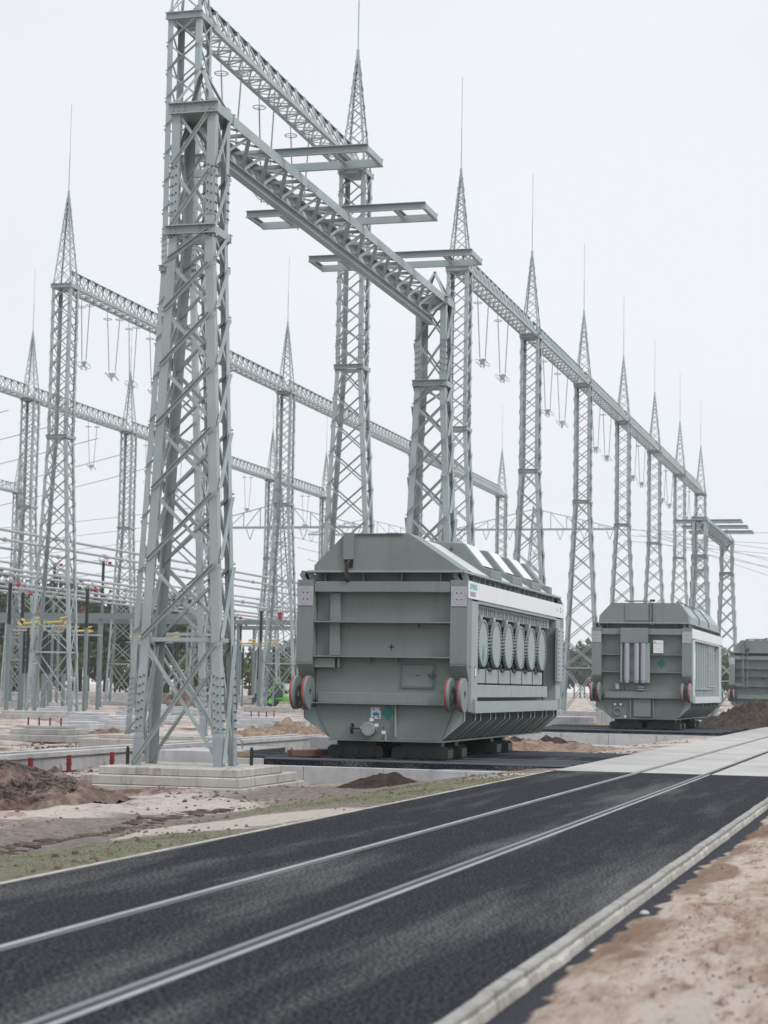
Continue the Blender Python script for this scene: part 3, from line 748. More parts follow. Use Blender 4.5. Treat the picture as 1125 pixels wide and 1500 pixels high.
# ------------------------------------------------------------------ terrain
def fbm(x, y, s, o=4): return noise.fractal(V((x*s, y*s, 3.7)), 1.0, 2.0, o)
def sst(a, b, x):
    t = min(1, max(0, (x-a)/(b-a))); return t*t*(3-2*t)
XL_, XK = -7.71, -2.48
def tz(x, y):
    if x < XL_:
        d = XL_-x; base = -.05-.45*sst(.2, 4.6, d)
        # track bays in front of the transformers are level with the road
        b = base
        amp = .03+.09*sst(1.5, 5, d)
        b += amp*fbm(x, y, .55)+.035*fbm(x, y, 2.2, 5)*sst(.2, 2.2, d)
        if y > 125: b += .35*sst(125, 320, y)*0
        return b
    if x > XK: return -.11+.03*sst(-2.2, .5, x)+.02*fbm(x, y, 1.5)
    return -.4
def box_w(x, y, x0, x1, y0, y1, s=.6):
    n = .45*fbm(x, y, .5); x += n; y += 3*n
    return sst(x0-s, x0+s, x)*(1-sst(x1-s, x1+s, x))*sst(y0-s*2, y0+s*2, y)*(1-sst(y1-s*2, y1+s*2, y))
def grid(name, xs, ys, zf, wf, mat, label, cat, extra=None):
    nx, ny = len(xs), len(ys); vs = []; ws = []
    for y in ys:
        for x in xs: vs.append((x, y, zf(x, y))); ws.append(wf(x, y))
    fs = [(j*nx+i, j*nx+i+1, (j+1)*nx+i+1, (j+1)*nx+i) for j in range(ny-1) for i in range(nx-1)]
    me = bpy.data.meshes.new(name); me.from_pydata(vs, [], fs); me.update()
    ca_ = me.color_attributes.new('mix', 'FLOAT_COLOR', 'POINT')
    ca_.data.foreach_set('color', np.array([(a, b, c, 1) for a, b, c in ws], dtype=np.float32).ravel())
    for p in me.polygons: p.use_smooth = True
    me.materials.append(mat); o = bpy.data.objects.new(name, me); COL.objects.link(o)
    o['kind'] = 'structure'; o['label'] = label; o['category'] = cat
    return o
def lin(a, b, st): n = max(1, round((b-a)/st)); return [a+(b-a)*i/n for i in range(n)]
def weights(x, y):
    g = max(box_w(x, y, -11.0, -7.0, 5, 22.6), .8*box_w(x, y, -11.2, -7.0, 29, 41.5))
    s = max(box_w(x, y, -10.6, -8.1, 22.9, 27.5, .35), .7*box_w(x, y, -14.5, -11.5, 31, 36), .9*box_w(x, y, -9.6, -8, 40, 42, .3))
    d = .75*box_w(x, y, -14.2, -7, 14, 44, 1.2)
    # tyre tread marks
    tx = -11.65-.03*(y-22)
    if 17 < y < 30 and abs(x-tx) < .22: d = max(d, 1.0 if math.sin(y*2*math.pi/.33) > 0 else .3)
    if x > XK: g, d = 0, 0; s = .5
    return g, s, d
xs = lin(-1200, -300, 100)+lin(-300, -60, 8)+lin(-60, -30, .8)+lin(-30, -7.72, .18)+[-7.715, -7.6]
ys = lin(-60, 8, 6)+lin(8, 50, .2)+lin(50, 120, .9)+lin(120, 420, 6)+lin(420, 1500, 100)+[1500]
grid('ground', xs, ys, lambda x, y: tz(x, y) if x < -7.65 else -.45, weights, GROUND, 'pale sandy construction ground with brown clods and mossy patches left of the road', 'ground')
xs2 = [-2.6]+lin(-2.3, 2.5, .06)+lin(2.5, 12, .8)+lin(12, 100, 10)+lin(100, 900, 100)+[900]
ys2 = lin(-60, 7, 6)+lin(7, 30, .07)+lin(30, 42.05, .3)
def rz_(x, y):
    if x < -2.4: return -.25
    e = -2.16+.13*fbm(x*.3, y, .9)+.06*fbm(x, y, 3)
    z = -.065+.045*sst(e-.05, e+.2, x)+.03*fbm(x, y, .8)*sst(e, e+.5, x)+.014*abs(fbm(x, y*.4, 5, 4))*sst(e, e+.1, x)
    z += .03*max(0, fbm(x+3, y*.22, 5, 3))*sst(e, e+.4, x)
    for lx in (-1.25, -.55):
        if abs(x-lx-.05*fbm(1, y, .3)) < .17: z += .009*math.sin(y*2*math.pi/.21+x*9)-.008
    return z
def rw(x, y):
    e = -2.16+.13*fbm(x*.3, y, .9)+.06*fbm(x, y, 3)
    return (0, .45+.5*fbm(x, y*.35, 1.1), 0)
def sandbank_mat():
    m, nt, b = new_mat('sand_bank_soil'); p = wpos(nt)
    n1 = nz(nt, p, 1.3, 9, .78, (1, .25, 1)); n2 = nz(nt, p, 7, 8, .85, (1, .22, 1)); n3 = nz(nt, p, 90, 3)
    col = ramp(nt, n1, [(.36, (.20, .13, .093)), (.45, (.34, .26, .21)), (.54, (.46, .395, .345))])
    col = mixc(nt, ramp(nt, n2, [(.38, .9), (.47, 0.0)]), col, (.125, .075, .052))
    col = mixc(nt, .35, col, ramp(nt, n3, [(.3, .5), (.7, 1.0)]), 'MULTIPLY')
    at = nt.nodes.new('ShaderNodeAttribute'); at.attribute_name = 'mix'
    sp = nt.nodes.new('ShaderNodeSeparateColor'); nt.links.new(at.outputs['Color'], sp.inputs[0])
    q_ = nt.nodes.new('ShaderNodeMath'); q_.operation = 'MULTIPLY'; nt.links.new(n2, q_.inputs[0]); nt.links.new(sp.outputs[0], q_.inputs[1])
    col = mixc(nt, ramp(nt, q_.outputs[0], [(.24, 0.0), (.33, .75)]), col, (.16, .10, .07))
    dk = ramp(nt, nz(nt, p, 60, 4, .75), [(.35, (.02, .022, .028)), (.6, (.06, .063, .07)), (.75, (.14, .14, .14))])
    a = nt.nodes.new('ShaderNodeMath'); a.operation = 'MULTIPLY_ADD'; a.inputs[1].default_value = .5; nt.links.new(n2, a.inputs[0]); nt.links.new(sp.outputs[2], a.inputs[2])
    col = mixc(nt, ramp(nt, a.outputs[0], [(.6, 0.0), (.85, 1.0)]), col, dk)
    nt.links.new(col, b.inputs['Base Color']); b.inputs['Roughness'].default_value = .95; b.inputs['Specular IOR Level'].default_value = .04
    bump(nt, b, n2, .8, .05); return m
def rw2(x, y):
    e = -2.16+.13*fbm(x*.3, y, .9)+.06*fbm(x, y, 3)+.1*sst(9, 20, y)*0
    return (sst(e-.1, e+.05, x)*(1-sst(e+.1, e+.75, x))*(.55+.9*fbm(x, y*.3, 1.6)), 0, 1-sst(e-.12, e+.12, x))
grid('sand_bank', xs2, ys2, rz_, rw2, sandbank_mat(), 'trampled pinkish sand with dark asphalt crumbs along the kerb, lower right', 'sand bank')

# ------------------------------------------------------------------ road
def struct(o, label, cat): o['kind'] = 'structure'; o['label'] = label; o['category'] = cat; return o
m = MB(); m.box(XL_+.0, XK, -60, 42.08, -.35, 0); struct(m.build('road', ASPH), 'dark asphalt road with two embedded rails', 'road')
m = MB(); y = -60
while y < 42: m.box(-7.765, -7.715, y, min(y+.995, 42), -.3, .008); y += 1.0
struct(m.build('road_edging', CONCD), 'thin flush concrete edging along the left side of the asphalt', 'edging')
xg = [-7.74, -5.891+.0, -4.384, -1.2, 4.0, 9.0]
m = MB()
for i, (a, b) in enumerate(zip(xg, xg[1:])):
    y = 42.1; k = 0
    while y < 420:
        st = 5 if y < 200 else 20
        m.box(a+(.09 if i in (1, 2) else .012), b-(.09 if i in (0, 1) else .012), y+.012, y+st-.012, -.3, .006+.0015*((i+k) % 2)); y += st; k += 1
struct(m.build('road_slabs', SLAB), 'pale concrete slab road carrying on beyond the asphalt', 'road')
m = MB(); m.box(-7.73, 9, 42.11, 420, -.32, -.06); struct(m.build('slab_joint_bed', DKSTEEL), 'dark joints between the pale road slabs', 'road')
# embedded rails
for k, xr in enumerate((-5.891, -4.384)):
    root = empty('embedded_rail', (xr, 0, 0))
    if k == 0:
        m = MB(); m.box(-.036, .022, -60, 420, -.05, .010); m.build('rail_head', SEAL, root)
        m = MB(); m.box(.030, .062, -60, 420, -.05, .0035); m.build('flange_groove', GROOVE, root)
        m = MB(); m.box(.064, .078, -60, 42.09, -.05, .006); m.build('groove_lip', RAILM, root)
    else:
        m = MB(); m.box(-.085, -.028, -60, 420, -.05, .010); m.build('rail_head', RAILP, root)
        m = MB(); m.box(-.026, .03, -60, 420, -.05, .0035); m.build('flange_groove', GROOVE, root)
        m = MB(); m.box(.032, .078, -60, 42.09, -.05, .008); m.build('joint_sealing', SEAL, root)
    tag(root, ['left embedded rail in the asphalt road, nearer the transformers', 'right embedded rail in the asphalt road, nearer the kerb'][k], 'rail', 'rails embedded in the road')
# kerb
root = empty('kerb', (-2.4, 0, 0)); y = 5.0; k = 0
while y < 42.0:
    m = MB(); q = .008*math.sin(k*1.7); m.box(-.06+q*.4, .028+q*.4, y+.003, y+.997, -.3, .026+.003*math.sin(k*2.3)); s = m.build('kerb_stone', KERBM, root, bevel=.012); y += 1; k += 1
tag(root, 'raised grey kerb of butted concrete stones on the right side of the asphalt', 'kerb')
m = MB(); random.seed(3); n = 460; vs = []
for j in range(n+1):
    yy = 5+37*j/n; w = .006+.05*max(0, fbm(1, yy, 1.1))+.012*abs(fbm(7, yy, 6)); vs += [(-2.38, yy, -.2), (-2.38, yy, -.012+.012*fbm(2, yy, 4)), (-2.372+w, yy, -.035+.02*fbm(5, yy, 5)), (-2.352+w*1.6, yy, -.2)]
fs = []
for j in range(n):
    a = j*4; b = a+4; fs += [(a, b, b+1, a+1), (a+1, b+1, b+2, a+2), (a+2, b+2, b+3, a+3)]
m.add(vs, fs); o = m.build('kerb_haunch', CONCD); tag(o, 'rough concrete haunching smeared along the outer side of the kerb', 'kerb')

# ------------------------------------------------------------------ mounds
m = MB(); TREAD = soil('tread_soil', (.07, .052, .042), (.13, .10, .085), (.24, .20, .17), 5)
for off in (0, -.36):
    y = 17.0
    while y < 33:
        x = -11.55-.035*(y-22)+.1*math.sin(y*.35)+off; z = tz(x, y); q = .05*math.sin(y*7)
        a = V((x-.14, y+.05, z-.02)); b = V((x+.14, y-.05+q, z-.02)); m.bar(a, b, .10, .075); y += .235
o = m.build('tyre_tread_marks', TREAD, bevel=.015); tag(o, 'ribbed dark tyre tread marks curving over the sandy ground at lower left', 'tyre tracks', None, 'stuff')
def mound(name, cx, cy, rx, ry, h, mat, seed, label, cat, z0=-.5, res=60, rough=.25, rz=0, group=None):
    vs = []; fs = []
    for j in range(res+1):
        for i in range(res+1):
            u, v = -1+2*i/res, -1+2*j/res; r = math.hypot(u, v)*(1+.25*noise.noise(V((u*2, v*2, seed))))
            z = max(0, 1-r)**.8*h; n_ = noise.fractal(V((u*rx*1.6+seed, v*ry*1.6, seed)), 1, 2, 5)
            z *= 1+rough*1.3*n_; z += rough*.35*h*noise.fractal(V((u*rx*4, v*ry*4, seed)), .8, 2.1, 4)*min(1, max(0, 1.05-r)*3)
            x, y = u*rx, v*ry; cr_, sr_ = math.cos(rz), math.sin(rz); gz = tz(cx+x*cr_-y*sr_, cy+x*sr_+y*cr_) if cx < XL_ else z0; z = z-.25 if r > 1 else z-.05
            vs.append((x, y, z+gz-z0))
    for j in range(res):
        for i in range(res):
            a = j*(res+1)+i; fs.append((a, a+1, a+res+2, a+res+1))
    m = MB(); m.add(vs, fs); o = m.build(name, mat); o.location = (cx, cy, z0); o.rotation_euler = (0, 0, rz)
    return tag(o, label, cat, group)
mound('earth_mound', -17.0, 33.6, 2.4, 3.0, .78, BROWNSOIL, 1.3, 'brown stony earth heap at the left photo edge before the concrete wall', 'earth heap', -.45, 110, .45)
mound('earth_mound', -12.0, 43.25, 1.25, .7, .3, DARKSOIL, 4.1, 'small dark earth heap before the rail platform of the nearest transformer', 'earth heap', -.42, 60, .3)
mound('earth_mound', -9.2, 113, 3.4, 19, 1.35, DARKSOIL, 8.2, 'big dark earth heap between the second and third transformers', 'earth heap', -.15, 110, .3)
mound('earth_mound', -26.2, 79, 3.4, 3.4, .55, STRAW, 2.2, 'pale rubble heap just left behind the nearest transformer', 'earth heap', -.45, 80, .5)
mound('earth_mound', -14.3, 67, 4.6, 6.0, .5, STRAW, 6.3, 'low rubble heap just right behind the nearest transformer', 'earth heap', -.45, 90, .5)
mound('earth_mound', -14.6, 74, 2.9, 2.6, .42, DARKSOIL, 5.5, 'low dark heap in the gap between the first two transformers', 'earth heap', -.36, 70, .5)
mound('earth_mound', -16.4, 99.5, 2.4, 2.2, .6, YSAND, 9.9, 'small yellow sand heap left of the second transformer wheels', 'sand heap', -.1, 40, .3)
mound('earth_mound', -20.5, 36.5, 1.2, 4.0, .35, BROWNSOIL, 3.9, 'low brown soil ridge at the foot of the concrete wall', 'earth heap', -.5, 60, .5)
mound('earth_mound', -32.5, 57.5, 4.6, 3.2, .2, BROWNSOIL, 12.1, 'low brown clod heap beyond the concrete wall at far left', 'earth heap', -.5, 80, .7)
mound('earth_mound', -33, 75, 4.5, 3.5, .2, BROWNSOIL, 15.3, 'low reddish clod heap beyond the nearest small stepped base', 'earth heap', -.5, 70, .8)
mound('earth_mound', -67, 172, 4.5, 4, 1.7, BROWNSOIL, 17.3, 'distant brown heap behind the nearest bolted tower legs', 'earth heap', -.5, 40, .5)
# ------------------------------------------------------------------ concrete works
def stepped(cx, cy, steps, label, z0=-.55, mat=CONC, rods=0, loops=0, cat='foundation', grp='stepped concrete foundations', top=None):
    root = empty('stepped_foundation', (cx, cy, z0))
    for i, (x0, x1, y0, y1, a, b) in enumerate(steps):
        m = MB(); m.box(x0, x1, y0, y1, a, b); m.build('foundation_step', mat if i or mat is CONC else mat, root, bevel=.02)
    b = steps[-1][5]; x0, x1, y0, y1 = steps[-1][:4]
    for k in range(rods):
        xx = x0+.12+(x1-x0-.24)*k/max(1, rods-1); m = MB(); m.cyl((xx, y0+.2, b), (xx, y0+.2, b+.3), .035, 8); m.build('anchor_rod', REDSTK, root)
    return tag(root, label, cat, grp)
stepped(0, 0, [(-17.75, -13.85, 38.95, 43.3, 0, .2), (-17.65, -13.95, 39.05, 43.0, .201, .41), (-17.3, -14.05, 39.2, 42.2, .411, .59)], 'wide three step concrete base with damp stains under the nearest bolted tower', -.65, CONCD)
for i, y in enumerate(YA):
    stepped(XA, y, [(-2.7, 2.7, -1.9, 1.9, 0, .35), (-2.2, 2.2, -1.35, 1.35, .351, .49)], 'two step concrete base under the %s tall tower of the right hand row' % ORD[i], -.54, CONCD if i == 0 else CONC)
for i, y in enumerate(YB):
    stepped(XB, y, [(-3.6, 3.6, -2.2, 2.2, 0, .35), (-2.6, 2.6, -1.5, 1.5, .351, .49)], 'two step concrete base under the %s middle row tower' % ORD[i], -.54)
for i, y in enumerate(YC):
    stepped(XC, y, [(-3.6, 3.6, -2.2, 2.2, 0, .35), (-2.6, 2.6, -1.5, 1.5, .351, .49)], 'two step concrete base under the %s back row tower' % ORD[i], -.54)
for i, y in enumerate(YF[1:]):
    stepped(XF, y, [(-1.9, 1.9, -1.6, 1.6, 0, .35), (-1.5, 1.5, -1.2, 1.2, .351, .49)], ['concrete base of the tower behind the nearest transformer', 'concrete base of the left far low tower', 'concrete base of the rightmost far low tower'][i], -.54)
pads = [(-31.9, 67.6, 1.6), (-34.5, 76, 1.2), (-43.5, 97.5, 1.5), (-40.5, 99.5, 1.3), (-38.5, 90.5, 1.5), (-47, 112, 1.4), (-43, 118, 1.5), (-37, 106, 1.4), (-52, 132, 1.7), (-56.5, 138, 1.6), (-62, 150, 1.8), (-48, 128, 1.5), (-33, 112, 1.6), (-29.5, 121, 1.6), (-36, 131, 1.6), (-40.5, 141, 1.8), (-46.5, 150, 1.8), (-22.5, 113, 1.4), (-20.5, 119, 1.4), (-24, 133, 1.6), (-26, 104, 1.5), (-18.6, 104, 1.2), (-33, 96, 1.5), (-29, 88, 1.4), (-36.5, 86, 1.2), (-55, 118, 1.5)]
pn_ = ['small stepped concrete base with four red rods, nearest of the pads in the left field']+['small pale stepped pad in the yard, %s nearest to the camera' % q for q in (ORD[1:20]+['twenty-first', 'twenty-second', 'twenty-third', 'twenty-fourth', 'twenty-fifth', 'twenty-sixth'])]
pads_s = [pads[0]]+sorted(pads[1:], key=lambda p: p[1])
for i, (x, y, w) in enumerate(pads_s):
    stepped(x, y, [(-w, w, -w*.9, w*.9, 0, .26), (-w*.72, w*.72, -w*.62, w*.62, .261, .48), (-w*.5, w*.5, -w*.4, w*.4, .481, .6)], pn_[i], -.52, CONCW if i else CONC, rods=4 if i in (0, 5, 9, 14) else 0, grp='small stepped pads in the yard')
# cable duct walls
def duct_wall(x, y0, y1, label, zt=0.0):
    root = empty('cable_duct_wall', (x, y0, 0)); L = y1-y0
    y = 0
    while y < L:
        e = min(y+3.0, L); m = MB(); m.box(-.12, .0, y+.006, e-.006, -.7, zt-.13); m.box(-.9, -.78, y+.006, e-.006, -.7, zt-.13); m.build('wall_panel', CONCW, root, bevel=.008)
        m = MB(); m.box(-.15, .07, y+.01, e-.01, zt-.128, zt); m.box(-.95, -.75, y+.01, e-.01, zt-.128, zt); m.build('wall_coping', CONCW, root, bevel=.01); y = e
    m = MB(); m.box(-.9, 0, 0, L, -.72, -.5); m.build('duct_floor', CONCD, root)
    return tag(root, label, 'duct wall', 'concrete cable ducts')
duct_wall(-20.9, 32, 67, 'long low concrete duct wall with a pale coping running behind the nearest tower base')
duct_wall(-20.9, 100, 136, 'distant low concrete duct wall in the gap between the first two transformers', .05)
for i, (x, y, lab) in enumerate(((-20.62, 42.7, 'at the left photo edge'), (-20.62, 44.9, 'second from the left photo edge'), (-20.62, 47.6, 'third from the left photo edge'), (-20.62, 50.3, 'just left of the nearest tower leg'), (-20.62, 53.2, 'behind the left leg of the nearest tower'), (-20.62, 55.6, 'between the legs of the nearest tower'), (-17.9, 52.6, 'left of the nearest transformer'), (-20.62, 40.3, 'hidden low behind the stony heap'))):
    root = empty('marker_stake', (x, y, -.5)); m = MB(); m.box(-.05, .05, -.05, .05, 0, .42); m.build('stake_post', REDSTK, root, bevel=.01); m = MB(); m.box(-.06, .06, -.06, .06, .18, .22); m.build('stake_band', DKSTEEL, root)
    tag(root, 'short red marker stake by the concrete wall, ' + lab, 'marker stake', 'red marker stakes along the concrete wall')
for i, (x, y, z, lab) in enumerate(((-17.0, 40.1, -.05, 'at the left foot of the nearest tower'), (-14.55, 41.45, -.05, 'at the right foot of the nearest tower'))):
    m = MB(); m.cyl((0, 0, 0), (0, 0, .36), .04, 10); m.cyl((0, 0, .36), (0, 0, .4), .03, 10); o = m.build('black_conduit', BLACK); o.location = (x, y, z); tag(o, 'black conduit stub ' + lab, 'conduit', 'black conduit stubs at the nearest tower')
def loop(parent, x, y, z, r=.13):
    m = MB(); pts = [(x-r, y, z), (x-r, y, z+.12)]+[(x+r*math.cos(R(a)), y, z+.12+r*math.sin(R(a))) for a in range(180, -1, -22)]+[(x+r, y, z)]
    m.tube(pts, .022, 6); m.build('lifting_loop', GALV, parent)
def block(cx, cy, z0, sx, sy, h, label, mat=CONC, loops=2):
    root = empty('concrete_block', (cx, cy, z0)); m = MB(); m.box(-sx/2, sx/2, -sy/2, sy/2, 0, h); m.build('block_body', mat, root, bevel=.015)
    for k in range(loops): loop(root, -.35+.7*k, 0, h)
    return tag(root, label, 'concrete block', 'concrete blocks with lifting loops')
block(-17.2, 46.9, -.6, 1.9, 4.2, .72, 'concrete block with two steel loops at the left end of the nearest rail platform', CONCW)
block(-16.3, 57.0, -.55, 2.8, 2.6, .78, 'flat concrete block with loops behind the left wheels of the nearest transformer', CONCW)
block(-17.2, 98.5, -.2, 2.2, 2.5, .6, 'concrete block with loops in the gap between the first two transformers', CONCW)
block(-19.0, 94.5, -.25, 2.2, 2.5, .55, 'pale block with loops just right of the nearest transformer end', CONCW)
# rail platforms
def platform(x0, x1, y0, y1, ztop, rails, label, rl):
    root = empty('rail_platform', (x0, y0, 0)); W = x1-x0; D = y1-y0
    m = MB(); k = 0; x = 0
    while x < W-.1:
        e = min(x+2.0, W); m.box(x+.006, e-.006, 0, .3, -.75, ztop-.16); x = e
    m.build('front_wall', CONCW, root, bevel=.01)
    m = MB(); m.box(0, W, .3, D, -.75, ztop-.03); m.build('platform_fill', ASPH, root)
    m = MB(); m.box(0, 1.2, -.02, .32, -.158, ztop-.005) if False else m.box(0, .9, -.015, .299, ztop-.159, ztop-.01); m.build('wall_coping', CONCW, root)
    for i, yr in enumerate(rails):
        r = empty('crane_rail', (x0+.9 if i == 0 else x0, yr, ztop)); Wr = x1-x0-(.9 if i == 0 else 0)
        m = MB(); m.box(0, Wr, -.11, .11, -.15, -.13) if i == 0 else m.box(0, Wr, -.09, .09, -.029, -.018)
        if i == 0: m.box(0, Wr, -.012, .012, -.13, -.02)
        else: m.box(0, Wr, -.01, .01, -.018, -.008)
        m.box(0, Wr, -.05, .05, -.02 if i == 0 else -.008, .02)
        m.build('rail_profile', RAILM, r)
        if i == 0:
            m = MB(); kx = .3
            while kx < Wr: m.box(kx, kx+.04, -.1, -.02, -.129, -.03); kx += 1.4
            m.build('rail_clip', DKSTEEL, r)
        tag(r, rl % ORD[i], 'rail', 'rails under the transformers')
    return tag(root, label, 'rail platform')
platform(-16.2, -7.8, 44.2, 55.6, .0, (44.62, 46.0, 47.5, 51.7, 53.2), 'concrete edged asphalt platform with rails carrying the nearest transformer', '%s rail from the front under the nearest transformer')
platform(-16.5, -7.8, 80.6, 93.5, .12, (81.0, 83.7, 85.2, 89.4, 90.9), 'second rail platform carrying the transformer with the vertical pipes', '%s rail from the front under the second transformer')
platform(-18.5, -7.8, 134, 148, .0, (134.4, 137.7, 139.2), 'third rail platform far behind the big dark heap', '%s rail from the front under the third transformer')
m = MB(); m.bar((0, 0, 0), (1.25, 1.6, .0), .22, .16); o = m.build('timber_beam', RUSTY, bevel=.01); o.location = (-14.9, 45.3, .1); tag(o, 'dark timber beam lying across the rails left of the transformer wheels', 'timber')
m = MB(); m.box(-.22, .22, -.1, .1, 0, .13); o = m.build('timber_block', YSAND, bevel=.01); o.location = (-15.95, 44.75, .0); tag(o, 'short pale timber block on the platform end', 'timber')
m = MB(); m.ring((0, 0, 0), (.2, -1, .25), .36, .006, 48, 5); o = m.build('wire_hoop', WIRE); o.location = (-13.97, 38.75, -.33); tag(o, 'thin loose wire hoop leaning on the nearest stepped base', 'wire')
m = MB(); m.ring((0, 0, 0), (0, .1, 1), .7, .006, 40, 4); o = m.build('wire_hoop', WIRE); o.location = (-9.2, 41.2, -.05); o.scale = (1.6, .7, 1); tag(o, 'pale loose wire lying flat on the grass before the slab road', 'wire')
# panel wall by the second transformer
root = empty('panel_wall', (-19.2, 101.5, -.2)); 
for k in range(9):
    m = MB(); m.box(.62*k+.01, .62*k+.61, 0, .12, 0, .85); m.build('wall_panel', CONCW, root, bevel=.01)
tag(root, 'row of upright pale concrete panels left of the second transformer', 'wall')
root = empty('blue_barrel', (-19.8, 99.5, .1)); m = MB(); m.cyl((0, 0, 0), (0, 0, .85), .28, 16); m.cyl((0, 0, .3), (0, 0, .34), .3, 16); m.cyl((0, 0, .6), (0, 0, .64), .3, 16); m.build('barrel_body', BLUEB, root); m = MB(); m.cyl((0, 0, .85), (0, 0, .9), .25, 16); m.build('lid', BLUEB, root); tag(root, 'small blue drum just right of the nearest transformer', 'drum')
random.seed(11)
for k, (x, y, s) in enumerate(((-2.2, 16.2, .05), (-2.22, 13.7, .038))):
    m = MB(); n = 10
    m.cyl((0, 0, 0), (0, 0, s*.8), s, 7, s*.6); o = m.build('loose_stone', CONCW, bevel=.01); o.location = (x, y, -.07); o.scale = (1, 1.4, .7); tag(o, ['larger pale stone lying outside the kerb', 'smaller pale stone lying outside the kerb, nearer the camera'][k], 'stone')
# clods
random.seed(5); vs = MB()
def clod(m, x, y, z, r):
    pts = []; n = 6; sx, sy = random.uniform(.6, 1.3), random.uniform(.6, 1.3); a0 = random.random()*6
    for zz, rr in ((-.5, .9), (.05, 1.0), (.42, .66)):
        for i in range(n):
            a = 2*math.pi*i/n+random.random()*.7; q = r*rr*random.uniform(.65, 1.1)
            pts.append((x+sx*q*math.cos(a+a0), y+sy*q*math.sin(a+a0), z+r*(zz+random.uniform(-.15, .15))))
    pts.append((x+r*random.uniform(-.2, .2), y+r*random.uniform(-.2, .2), z+r*random.uniform(.5, .8)))
    fs = [(j*n+i, j*n+(i+1) % n, (j+1)*n+(i+1) % n, (j+1)*n+i) for j in (0, 1) for i in range(n)]+[(2*n+i, 2*n+(i+1) % n, 3*n) for i in range(n)]
    m.add(pts, fs)
m = MB()
for k in range(15000):
    y = 16+random.random()**1.3*60; x = -8.0-random.random()**.8*24
    if -17.8 < x < -13.7 and 38.9 < y < 43.4: continue
    if x > -17 and 43.5 < y < 56: continue
    q = noise.fractal(V((x*.4, y*.22, 1)), 1, 2, 3)
    if q < -.08 or (q < .2 and random.random() < .75): continue
    clod(m, x, y, tz(x, y)+.004, random.uniform(.012, .034)*(1+1.6*random.random()**4)*(1+max(0, (y-30)/50)))
o = m.build('soil_clods', BROWNSOIL); tag(o, 'scattered brown clods over the sandy ground left of the road', 'clods', None, 'stuff')
m = MB(); GR = foliage('grass_blades', (.17, .185, .10), (.27, .26, .17))
for k in range(60000):
    y = 8+random.random()**1.2*34; x = -7.8-random.random()**1.3*3.4
    g = weights(x, y)[0]
    if g < .45 or noise.noise(V((x*1.7, y*1.2, 2))) < -.35: continue
    z = tz(x, y)-.004; a = random.random()*6.28; hh = random.uniform(.006, .02); ww = .004+.00018*y; dx, dy = math.cos(a), math.sin(a)
    m.add([(x-dy*ww, y+dx*ww, z), (x+dy*ww, y-dx*ww, z), (x+dx*hh*.5, y+dy*hh*.5, z+hh)], [(0, 1, 2)])
o = m.build('grass', GR); tag(o, 'short thin grass and moss beside the left road edge', 'grass', None, 'stuff')
m = MB()
for k in range(5200):
    y = random.uniform(8, 34); x = -2.1+random.random()**1.4*3.2
    q = noise.fractal(V((x*1.1, y*.3, 5)), 1, 2, 3)
    if q < .1: continue
    clod(m, x, y, rz_(x, y)+.001, random.uniform(.003, .010)*(1+1.4*random.random()**5))
o = m.build('sand_clods', soil('clod_soil', (.12, .075, .05), (.27, .18, .13), (.36, .26, .2), 6)); tag(o, 'small brown clods on the sand right of the kerb', 'clods', None, 'stuff')
m = MB()
for k in range(1500):
    t = random.random()*2*math.pi; r = random.random()**.6
    x = -17.0+2.2*r*math.cos(t); y = 33.6+2.8*r*math.sin(t); clod(m, x, y, -.45+.72*max(0, 1-r)**.85+.02, random.uniform(.025, .07))
o = m.build('heap_stones', soil('stone_soil', (.09, .075, .07), (.17, .14, .125), (.27, .21, .18), 5)); tag(o, 'dark stones mixed into the brown heap at the left edge', 'stones', None, 'stuff')

# ------------------------------------------------------------------ busbars and switchgear behind
bus = [(-66.0, 13.0, .11), (-70.5, 13.0, .11), (-75.2, 13.0, .11), (-83.9, 13.0, .11), (-57.3, 9, .1), (-59.9, 9, .1), (-65.3, 9, .1), (-68.5, 9, .1), (-71.8, 9, .1)]
for i, (x, z, r) in enumerate(bus):
    m = MB(); m.cyl((0, 0, 0), (0, 230, 0), r, 8)
    for k in range(12): m.cyl((0, 20*k-.2, 0), (0, 20*k+.2, 0), r*1.7, 8)
    o = m.build('busbar_tube', ALU); o.location = (x, 100, z)
    tag(o, 'pale busbar tube behind the left towers, %s' % (['topmost of the high four', 'second of the high four', 'third of the high four', 'lowest of the high four', 'topmost of the low five', 'second of the low five', 'middle of the low five', 'fourth of the low five', 'lowest of the low five'][i]), 'busbar', 'busbar tubes behind the left towers')
def post_ins(zt, hi, red=False):
    root = empty('post_insulator', (0, 0, 0)); m = MB(); m.box(-.11, .11, -.11, .11, 0, zt-hi); m.box(-.24, .24, -.24, .24, 0, .1); m.build('steel_column', STEELFAR, root)
    m = MB(); m.cyl((0, 0, zt-hi), (0, 0, zt), .12, 8)
    for k in range(int(hi/.16)): m.cyl((0, 0, zt-hi+.16*k), (0, 0, zt-hi+.16*k+.05), .19, 10, .13)
    m.build('insulator_body', POLY, root)
    m = MB(); m.ring((0, 0, zt+.25), (0, 1, .1), .42, .035, 18, 5); m.box(-.25, .25, -.15, .15, zt, zt+.12); m.build('corona_ring', GALV, root)
    m = MB(); m.cyl((.5, 0, zt-.1), (.75, 0, zt-.1), .14, 10); m.build('red_contact', RED, root)
    return root
pi1 = post_ins(13.0, 3.4); pi2 = post_ins(8.9, 2.8); first = [True, True]
